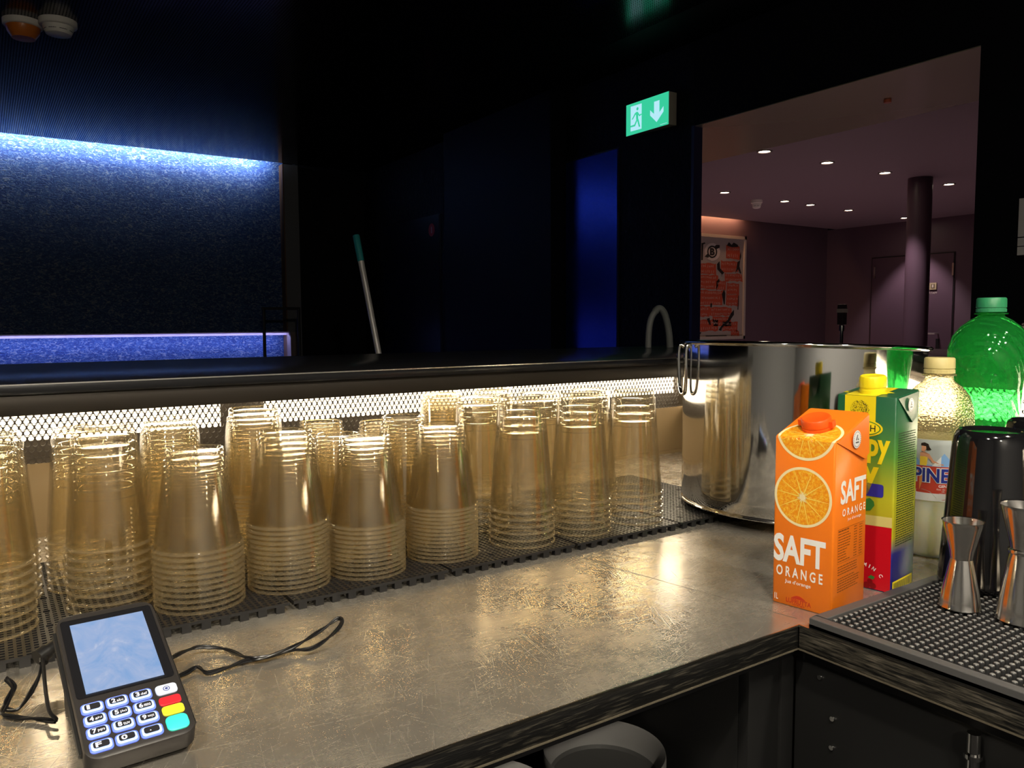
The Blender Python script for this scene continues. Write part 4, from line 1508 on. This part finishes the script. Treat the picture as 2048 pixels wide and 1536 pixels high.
# red sticker on the dark door
g = G()
g.tube([(3.0378, 5.688, 1.09), (3.0362, 5.688, 1.09)], 0.052, 28, smooth=0)
g.box((3.0355, 5.680, 1.065), (3.0362, 5.696, 1.115), 1)
o = g.build('door_sticker', [P('red sticker', (0.40, 0.02, 0.02), 0.4), P('sticker white', (0.5, 0.3, 0.3), 0.5)], smooth=False)
tag(o, 'small round red sticker high on the dark door', 'sticker')

# ledge with light band at the far wall
lg = thing('wall_ledge', 'long black ledge with blue light glowing beneath it on the textured wall', 'ledge', (0.0, 6.98, 0.25))
g = G()
g.box((-2.5, 6.948, 0.264), (2.262, 7.10, 0.275))
g.build('shelf', P('ledge wood', (0.05, 0.04, 0.045), 0.4), lg, smooth=False, world=True)
ACR = mat_cup('frosted acrylic', (0.5, 0.5, 0.5), 0.85)
for n_ in ACR.node_tree.nodes:
    if n_.type == 'BSDF_TRANSLUCENT':
        n_.inputs[0].default_value = (0.9, 0.75, 0.75, 1)
g = G()
g.box((-2.5, 6.940, 0.246), (2.262, 6.9475, 0.276))
g.build('front_lip', ACR, lg, smooth=False, world=True)
strip('light_strip', (-2.45, 6.965, 0.254), (2.24, 6.985, 0.2615), (0.36, 0.42, 1.0), LEDGE_BLUE, lg)
g = G()
g.box((2.262, 6.90, FZ), (2.335, 7.0, 0.27))
g.build('end_block', P('pale worn timber', (0.20, 0.15, 0.14), 0.6), lg, smooth=False, world=True)
# black rail
rl = thing('handrail', 'thin black metal rail frame in front of the textured wall', 'rail', (1.9, 6.0, FZ))
for a, b in (((1.766, 6.0, FZ), (1.766, 6.0, 0.458)), ((2.035, 6.0, FZ), (2.035, 6.0, 0.458))):
    g = G()
    g.tube([a, b], 0.0125, 10, smooth=0)
    g.build('post', BLACK, rl, world=True)
g = G()
g.tube([(1.755, 6.0, 0.46), (2.046, 6.0, 0.46)], 0.011, 10, smooth=0)
g.build('top_bar', P('worn rail black', (0.03, 0.03, 0.032), 0.35), rl, world=True)

# blue-white cove strip over the textured wall
cv = thing('cove_light', 'cold white light strip hidden in the ceiling slot over the blue wall', 'light strip', (0.0, 6.98, CZ + 0.10))
strip('light_strip', (-2.4, 6.9705, CZ + 0.022), (2.12, 6.9735, CZ + 0.034), (0.64, 0.77, 1.0), COVE_BLUE, cv)
g = G()
g.box((-2.45, 6.9655, CZ + 0.012), (2.17, 6.975, CZ + 0.0215))
g.box((-2.45, 6.9655, CZ + 0.0215), (2.17, 6.9700, CZ + 0.040))
g.build('housing', BLACK, cv, smooth=False, world=True)  # unseen channel added to shape how the strip's light falls off
# warm cove over the poster
cw = thing('cove_light', 'warm orange light strip hidden in the hall ceiling slot over the poster', 'light strip', (5.4, 5.28, HZ + 0.07))
strip('light_strip', (3.9, 5.262, HZ + 0.045), (6.3, 5.276, HZ + 0.055), (1.0, 0.50, 0.22), COVE_WARM, cw)

# ceiling detectors
def detector(x, y, z, label, lens, m_lens, name='smoke_detector', cat='smoke detector', r=0.062):
    t = thing(name, label, cat, (x, y, z))
    g = G()
    g.lathe([(r, 0.0), (r, -0.022), (r * 0.96, -0.026), (r * 0.86, -0.028), (0.001, -0.028)], 40)
    g.build('base', P('detector white', (0.80, 0.76, 0.70), 0.5), t)
    g = G()
    if lens == 'dome':
        g.lathe([(r * 0.86, -0.028), (r * 0.80, -0.050), (r * 0.62, -0.072), (r * 0.58, -0.078), (0.001, -0.080)], 40)
        g.build('beacon_lens', m_lens, t)
    else:
        g.lathe([(r * 0.82, -0.028), (r * 0.78, -0.042), (r * 0.66, -0.062), (r * 0.40, -0.068), (0.001, -0.069)], 40)
        g.build('sensor_head', m_lens, t)
        g = G()
        for a0 in range(0, 360, 45):
            for q in range(4):
                a, b_ = R(a0 + q * 8), R(a0 + q * 8 + 8)
                rr = r * 0.742
                g.add([(rr * cos(a), rr * sin(a), -0.0490), (rr * cos(b_), rr * sin(b_), -0.0490), (rr * 1.02 * cos(b_), rr * 1.02 * sin(b_), -0.0455), (rr * 1.02 * cos(a), rr * 1.02 * sin(a), -0.0455)], [(0, 1, 2, 3)])
        g.build('vent_slots', BLACK, t, smooth=False)
    return t
OFFW = P('detector off white', (0.82, 0.79, 0.73), 0.5)
detector(0.223, 4.400, CZ - 0.0005, 'orange lens alarm beacon on the black ceiling', 'dome', P('amber lens', (0.55, 0.16, 0.02), 0.3), 'alarm_beacon', 'alarm beacon', 0.083)
detector(0.358, 4.305, CZ - 0.0005, 'white smoke detector beside the orange beacon on the black ceiling', 'det', OFFW, r=0.080)
detector(5.32, 4.33, HZ - 0.0005, 'white smoke detector between the hall ceiling spots', 'det', OFFW, r=0.046)
g = G()
g.tube([(3.42, 2.07, HZ - 0.0045), (3.42, 2.07, HZ - 0.018)], 0.016, 16, smooth=0)
o = g.build('ceiling_sensor', P('orange sensor', (0.45, 0.09, 0.04), 0.4))
tag(o, 'tiny red orange sensor under the black beam', 'sensor')

# hall spots
lens_m = P('spot lens glow', (1, 1, 1), 0.4, emit=(1.0, 0.84, 0.60), es=30.0)
row1 = [(3.845, 3.08), (4.448, 3.08), (5.085, 3.08), (5.905, 3.08)]
row2 = [(4.409, 4.20), (4.788, 4.20), (5.561, 4.24), (5.918, 4.25), (6.503, 4.275), (7.45, 4.30)]
for row, nm in ((row1, 'front row'), (row2, 'rear row')):
    for k, (x, y) in enumerate(row):
        t = thing('ceiling_spotlight', f'lit ceiling spot in the purple hall, {("first", "second", "third", "fourth", "fifth", "sixth")[k]} from the opening, {nm}', 'ceiling spot', (x, y, HZ - 0.0004), 0, 'recessed hall spots')
        g = G()
        g.lathe([(0.046, 0.0), (0.046, -0.004), (0.036, -0.006), (0.033, -0.001)], 28)
        g.build('bezel', P('spot bezel', (0.10, 0.08, 0.08), 0.4), t)
        g = G()
        g.disc(0.033, -0.0015, 24, flip=True)
        g.build('lens', lens_m, t, smooth=False)
        spot('spot_lamp', (0, 0, -0.012), SPOT_HALL, (1.0, 0.84, 0.84), R(82), 0.5, 0.02, (0, 0, -1), t)

# globe lamps hanging over the bartender side (out of frame, inferred from highlights; the bare one is added fill)
for k, (x, y, z) in enumerate(((-0.50, 0.15, 1.25), (0.25, -0.10, 1.25), (1.00, -0.30, 1.25), (-0.20, -1.00, 1.05))):
    t = thing('pendant_lamp', 'round globe lamp with added black shade hanging over the bartender side' if k < 3 else 'added bare globe fill lamp hanging by the back bar wall', 'pendant lamp', (x, y, z), 0, 'shaded globe lamps over the bartender' if k < 3 else None)
    g = G()
    g.tube([(0, 0, 0.095), (0, 0, CZ - z - 0.001)], 0.003, 8, smooth=0)
    g.build('cord', BLACK, t)
    g = G()
    g.lathe([(0.003, 0.095), (0.018, 0.090), (0.020, 0.036), (0.003, 0.034)], 24)
    g.build('socket', BLACK, t)
    if k < 3:
        g = G()
        g.lathe([(0.020, 0.080), (0.090, 0.045), (0.118, 0.0), (0.125, -0.060), (0.122, -0.060), (0.115, 0.0), (0.088, 0.041), (0.020, 0.074)], 40)
        g.build('shade', P('lamp shade black', (0.03, 0.03, 0.03), 0.5), t)  # shade and pendant form made up, to keep light off far walls
    g = G()
    g.lathe([(0.0005, -0.04)] + [(0.04 * sin(pi * q / 14), -0.04 * cos(pi * q / 14)) for q in range(1, 13)], 28)
    g.build('globe', P('globe glow' + str(k // 3), (1, 1, 1), 0.4, emit=(1.0, 0.90, 0.74), es=(LAMP_BAR if k < 3 else FILL_BACK) * 6), t)


# ================================================================== EXIT SIGN
SX = 2.985
es_ = thing('exit_sign', 'lit green emergency exit sign with running figure and down arrow', 'exit sign', (SX, 3.161, 1.44))
g = G()
g.box((SX + 0.003, 2.999, 1.357), (SX + 0.060, 3.323, 1.524))
g.build('housing', P('sign housing', (0.30, 0.27, 0.22), 0.5), es_, world=True, bevel=0.003)
SGM = P('sign green glow', (0.02, 0.3, 0.18), 0.4, emit=(0.040, 0.60, 0.33), es=1.0)
SWM = P('sign white glow', (0.5, 0.6, 0.7), 0.4, emit=(0.45, 0.80, 0.92), es=1.0)
g = G()
sf = lambda e: (lambda s, z: (SX + 0.003 - e, 3.3225 - s, z))
g.poly([(0, 1.3575), (0.323, 1.3575), (0.323, 1.5235), (0, 1.5235)], sf(0.0006))
g.build('sign_face', SGM, es_, world=True, smooth=False)
g = G()
g.poly([(0.036, 1.377), (0.122, 1.3755), (0.122, 1.508), (0.036, 1.509)], sf(0.0010))
g.poly([(0.216, 1.494), (0.256, 1.494), (0.256, 1.432), (0.286, 1.457), (0.286, 1.430), (0.236, 1.386), (0.187, 1.430), (0.187, 1.457), (0.216, 1.432)], sf(0.0010))
g.poly([(0.262, 1.366), (0.312, 1.366), (0.312, 1.368), (0.262, 1.368)], sf(0.0010))
g.build('white_symbols', SWM, es_, world=True, smooth=False)
g = G()
g.poly(circ(0.0085, 16, 0.090, 1.4865), sf(0.0014))
for pts in ([(0.078, 1.472), (0.094, 1.470), (0.097, 1.430), (0.081, 1.425)], [(0.079, 1.471), (0.070, 1.467), (0.046, 1.440), (0.052, 1.436), (0.073, 1.456), (0.083, 1.462)],
            [(0.094, 1.470), (0.106, 1.452), (0.122, 1.455), (0.122, 1.448), (0.103, 1.444), (0.092, 1.458)], [(0.081, 1.430), (0.092, 1.428), (0.072, 1.398), (0.036, 1.399), (0.036, 1.407), (0.066, 1.408)],
            [(0.086, 1.432), (0.098, 1.432), (0.112, 1.390), (0.106, 1.386), (0.100, 1.392)]):
    g.poly(pts, sf(0.0014))
g.build('running_figure', SGM, es_, world=True, smooth=False)

# ================================================================== POSTER AND HALL THINGS
PX, PZ = 5.615, 0.168
po = thing('framed_poster', 'white framed poster with red lettering blocks and black drawings in the purple hall', 'poster', (5.99, 5.335, 0.67))
g = G()
x0, x1, z0, z1 = 5.50, 6.372, 0.168, 1.184
g.box((x0, 5.318, z0), (x1, 5.336, z1))
g.build('backing', P('poster paper', (0.36, 0.32, 0.30), 0.5), po, smooth=False, world=True)
g = G()
for lo, hi in (((x0, 5.300, z0), (x0 + 0.025, 5.318, z1)), ((x1 - 0.025, 5.300, z0), (x1, 5.318, z1)), ((x0, 5.300, z1 - 0.03), (x1, 5.318, z1)), ((x0, 5.300, z0), (x1, 5.318, z0 + 0.03))):
    g.box(lo, hi)
g.build('frame', P('poster frame', (0.42, 0.38, 0.34), 0.4), po, smooth=False, world=True)
pf = lambda e: (lambda x, z: (x, 5.3175 - e, z))
rng = random.Random(21)
g = G()
blocks = [(6.10, 0.96, 6.295, 1.085), (6.02, 0.83, 6.275, 0.935), (5.735, 0.80, 5.96, 0.90), (5.73, 0.66, 5.98, 0.79), (6.08, 0.74, 6.335, 0.815), (5.96, 0.65, 6.10, 0.74), (6.11, 0.50, 6.29, 0.72), (5.72, 0.50, 6.05, 0.645), (5.73, 0.39, 5.87, 0.49), (5.88, 0.40, 6.19, 0.48), (5.92, 0.30, 6.18, 0.39), (5.70, 0.25, 5.99, 0.36), (6.05, 0.25, 6.28, 0.34), (6.18, 0.19, 6.30, 0.25)]
for a, b_, c, d in blocks:
    pts = []
    for k in range(8):
        pts.append((a + (c - a) * k / 7 + rng.uniform(-0.01, 0.01), b_ + rng.uniform(-0.008, 0.008)))
    for k in range(8):
        pts.append((c - (c - a) * k / 7 + rng.uniform(-0.01, 0.01), d + rng.uniform(-0.008, 0.008)))
    g.poly(pts, pf(0.0008))
g.build('red_blocks', P('poster red', (0.42, 0.065, 0.028), 0.5), po, smooth=False, world=True)
g = G()
for a, b_, c, d in blocks:
    nrow = max(2, int((d - b_) / 0.042))
    for q in range(nrow):
        z = b_ + (d - b_) * (q + 0.25) / nrow
        hh = (d - b_) / nrow * 0.5
        x = a + 0.015
        while x < c - 0.03:
            w_ = rng.uniform(0.014, 0.024)
            sk = rng.uniform(-0.004, 0.004)
            zz = z + rng.uniform(-0.004, 0.004)
            if rng.random() < 0.5:
                g.poly([(x, zz), (x + w_ * 0.35, zz), (x + w_ * 0.35 + sk, zz + hh), (x + sk, zz + hh)], pf(0.0012))
            else:
                g.poly([(x, zz + hh * 0.4), (x + w_, zz + hh * 0.3), (x + w_, zz + hh * 0.6), (x, zz + hh * 0.75)], pf(0.0012))
                g.poly([(x, zz), (x + w_ * 0.3, zz), (x + w_ * 0.3, zz + hh), (x, zz + hh)], pf(0.0012))
            x += w_ * 1.3
g.build('pale_scribbles', P('poster pale red', (0.46, 0.29, 0.25), 0.5), po, smooth=False, world=True)
g = G()
# black doodles and round B emblem
def blob(cx_, cz_, rx, rz, n=18, e=0.0016, mi=0, jit=0.15):
    g.poly([(cx_ + rx * cos(2 * pi * k / n) * (1 + rng.uniform(-jit, jit)), cz_ + rz * sin(2 * pi * k / n) * (1 + rng.uniform(-jit, jit))) for k in range(n)], pf(e), mi)
blob(5.90, 1.015, 0.105, 0.085, 30, 0.0010, 1, 0.03)
g.poly([(5.79, 0.965), (5.84, 0.955), (5.92, 1.03), (6.0, 1.06), (6.0, 1.085), (5.95, 1.085), (5.90, 1.05)], pf(0.0014), 0)
blob(5.895, 1.015, 0.070, 0.060, 30, 0.0016, 0, 0.02)
blob(5.895, 1.015, 0.052, 0.044, 30, 0.0020, 1, 0.02)
text(g, 'B', 5.862, 0.980, 5.930, 1.052, pf(0.0024), 0, 0.06)
for q in ([(5.745, 0.93), (5.765, 0.93), (5.77, 1.08), (5.80, 1.09), (5.79, 1.10), (5.745, 1.09)], [(6.10, 1.085), (6.13, 1.12), (6.17, 1.095), (6.20, 1.12), (6.26, 1.10), (6.27, 1.08), (6.18, 1.072)],
          [(6.29, 0.99), (6.31, 1.04), (6.315, 0.985), (6.295, 0.94)], [(5.965, 0.90), (6.0, 0.93), (6.01, 0.86), (6.07, 0.82), (6.04, 0.80), (5.97, 0.85)], [(6.26, 0.93), (6.30, 0.95), (6.29, 0.89), (6.32, 0.82), (6.30, 0.82), (6.27, 0.86), (6.23, 0.82), (6.245, 0.86)],
          [(5.985, 0.72), (6.005, 0.73), (6.0, 0.76), (5.985, 0.75)], [(6.04, 0.61), (6.07, 0.66), (6.09, 0.62), (6.085, 0.51), (6.07, 0.51)], [(6.28, 0.60), (6.29, 0.60), (6.285, 0.46), (6.27, 0.46)],
          [(6.17, 0.42), (6.22, 0.46), (6.22, 0.41), (6.15, 0.34), (6.05, 0.28), (6.04, 0.25), (6.00, 0.26), (6.04, 0.30), (6.13, 0.36)], [(5.83, 0.37), (5.87, 0.38), (5.89, 0.31), (5.87, 0.31)], [(5.70, 0.225), (5.76, 0.245), (5.75, 0.225)], [(5.88, 0.52), (5.905, 0.52), (5.90, 0.48), (5.88, 0.48)]):
    g.poly(q, pf(0.0018), 0)
text(g, 'www.bar.example', 5.82, 0.196, 6.12, 0.210, pf(0.0012), 0, 0.0) if False else None
for k in range(24):
    x = 5.82 + k * 0.0125
    g.poly([(x, 0.197), (x + 0.009, 0.197), (x + 0.009, 0.210), (x, 0.210)], pf(0.0012), 0)
g.build('black_drawings', [P('poster black', (0.012, 0.011, 0.011), 0.5), P('poster white', (0.55, 0.52, 0.50), 0.5)], po, smooth=False, world=True)
g = G()
g.box((5.55, 5.312, 1.02), (5.645, 5.3175, 1.12), 0)
text(g, 'S', 5.585, 1.035, 5.635, 1.105, lambda x, z: (x, 5.3115, z), 1, 0.06)
g.box((5.55, 5.312, 0.40), (5.648, 5.3175, 0.455), 0)
g.build('side_plates', [P('poster black', (0, 0, 0)), P('poster white', (1, 1, 1))], po, smooth=False, world=True)

# sign on the hall door
ds = thing('door_sign', 'small beige square sign with STAFF lettering on the purple hall door', 'sign', (7.736, 4.15, 0.65))
g = G()
g.box((7.730, 4.118, 0.642), (7.7375, 4.185, 0.708))
g.build('plate', P('sign beige', (0.34, 0.27, 0.16), 0.5), ds, smooth=False, world=True)
g = G()
dsf = lambda s, z: (7.7290, 4.185 - s, z)
g.poly([(0.015, 0.655), (0.052, 0.655), (0.052, 0.695), (0.015, 0.695)], dsf, 0)
text(g, '1', 0.026, 0.662, 0.040, 0.690, lambda s, z: (7.7280, 4.185 - s, z), 1, 0.03)
text(g, 'STAFF', -0.004, 0.600, 0.074, 0.620, lambda s, z: (7.7365, 4.185 - s, z), 1, 0.01)
g.build('lettering', [P('sign brown', (0.12, 0.09, 0.05), 0.5), P('sign pale', (0.48, 0.40, 0.36), 0.5)], ds, smooth=False, world=True)

# dispenser column in the hall
dp = thing('dispenser_stand', 'dark dispenser on a slim chrome stand in the purple hall', 'dispenser', (3.62, 2.40, FZ))
g = G()
g.lathe([(0.001, 0.0), (0.14, 0.0), (0.14, 0.012), (0.001, 0.016)], 32)
g.build('foot', P('stand black', (0.02, 0.02, 0.02), 0.4), dp)
g = G()
g.tube([(0, 0, 0.012), (0, 0, 1.195)], 0.009, 14, smooth=0)
g.tube([(0, 0, 1.190), (0, 0, 1.218)], 0.014, 14, smooth=0)
g.build('pole', CHROME, dp)
g = G()
g.box((-0.018, -0.018, 1.22), (0.018, 0.018, 1.325))
g.build('dispenser_box', P('dispenser dark', (0.03, 0.02, 0.022), 0.3), dp, bevel=0.006)
g = G()
g.box((-0.019, -0.019, 1.283), (0.019, 0.019, 1.302))
g.build('label_band', P('dispenser label', (0.32, 0.27, 0.25), 0.5), dp, smooth=False)

# paper notices on the wall by the frame edge
for k, (za, zb) in enumerate(((0.632, 0.765), (0.600, 0.628), (0.568, 0.597))):
    g = G()
    g.box((3.046, 1.12, za), (3.0495, 1.342, zb))
    o = g.build('paper_notice', P('notice paper', (0.55, 0.53, 0.50), 0.6), smooth=False)
    tag(o, ('white paper notice, upper and largest on the black wall', 'narrow white paper notice, middle one on the black wall', 'narrow white paper notice, lowest one on the black wall')[k], 'notice', 'notices on the black wall')

bpy.context.view_layer.update()
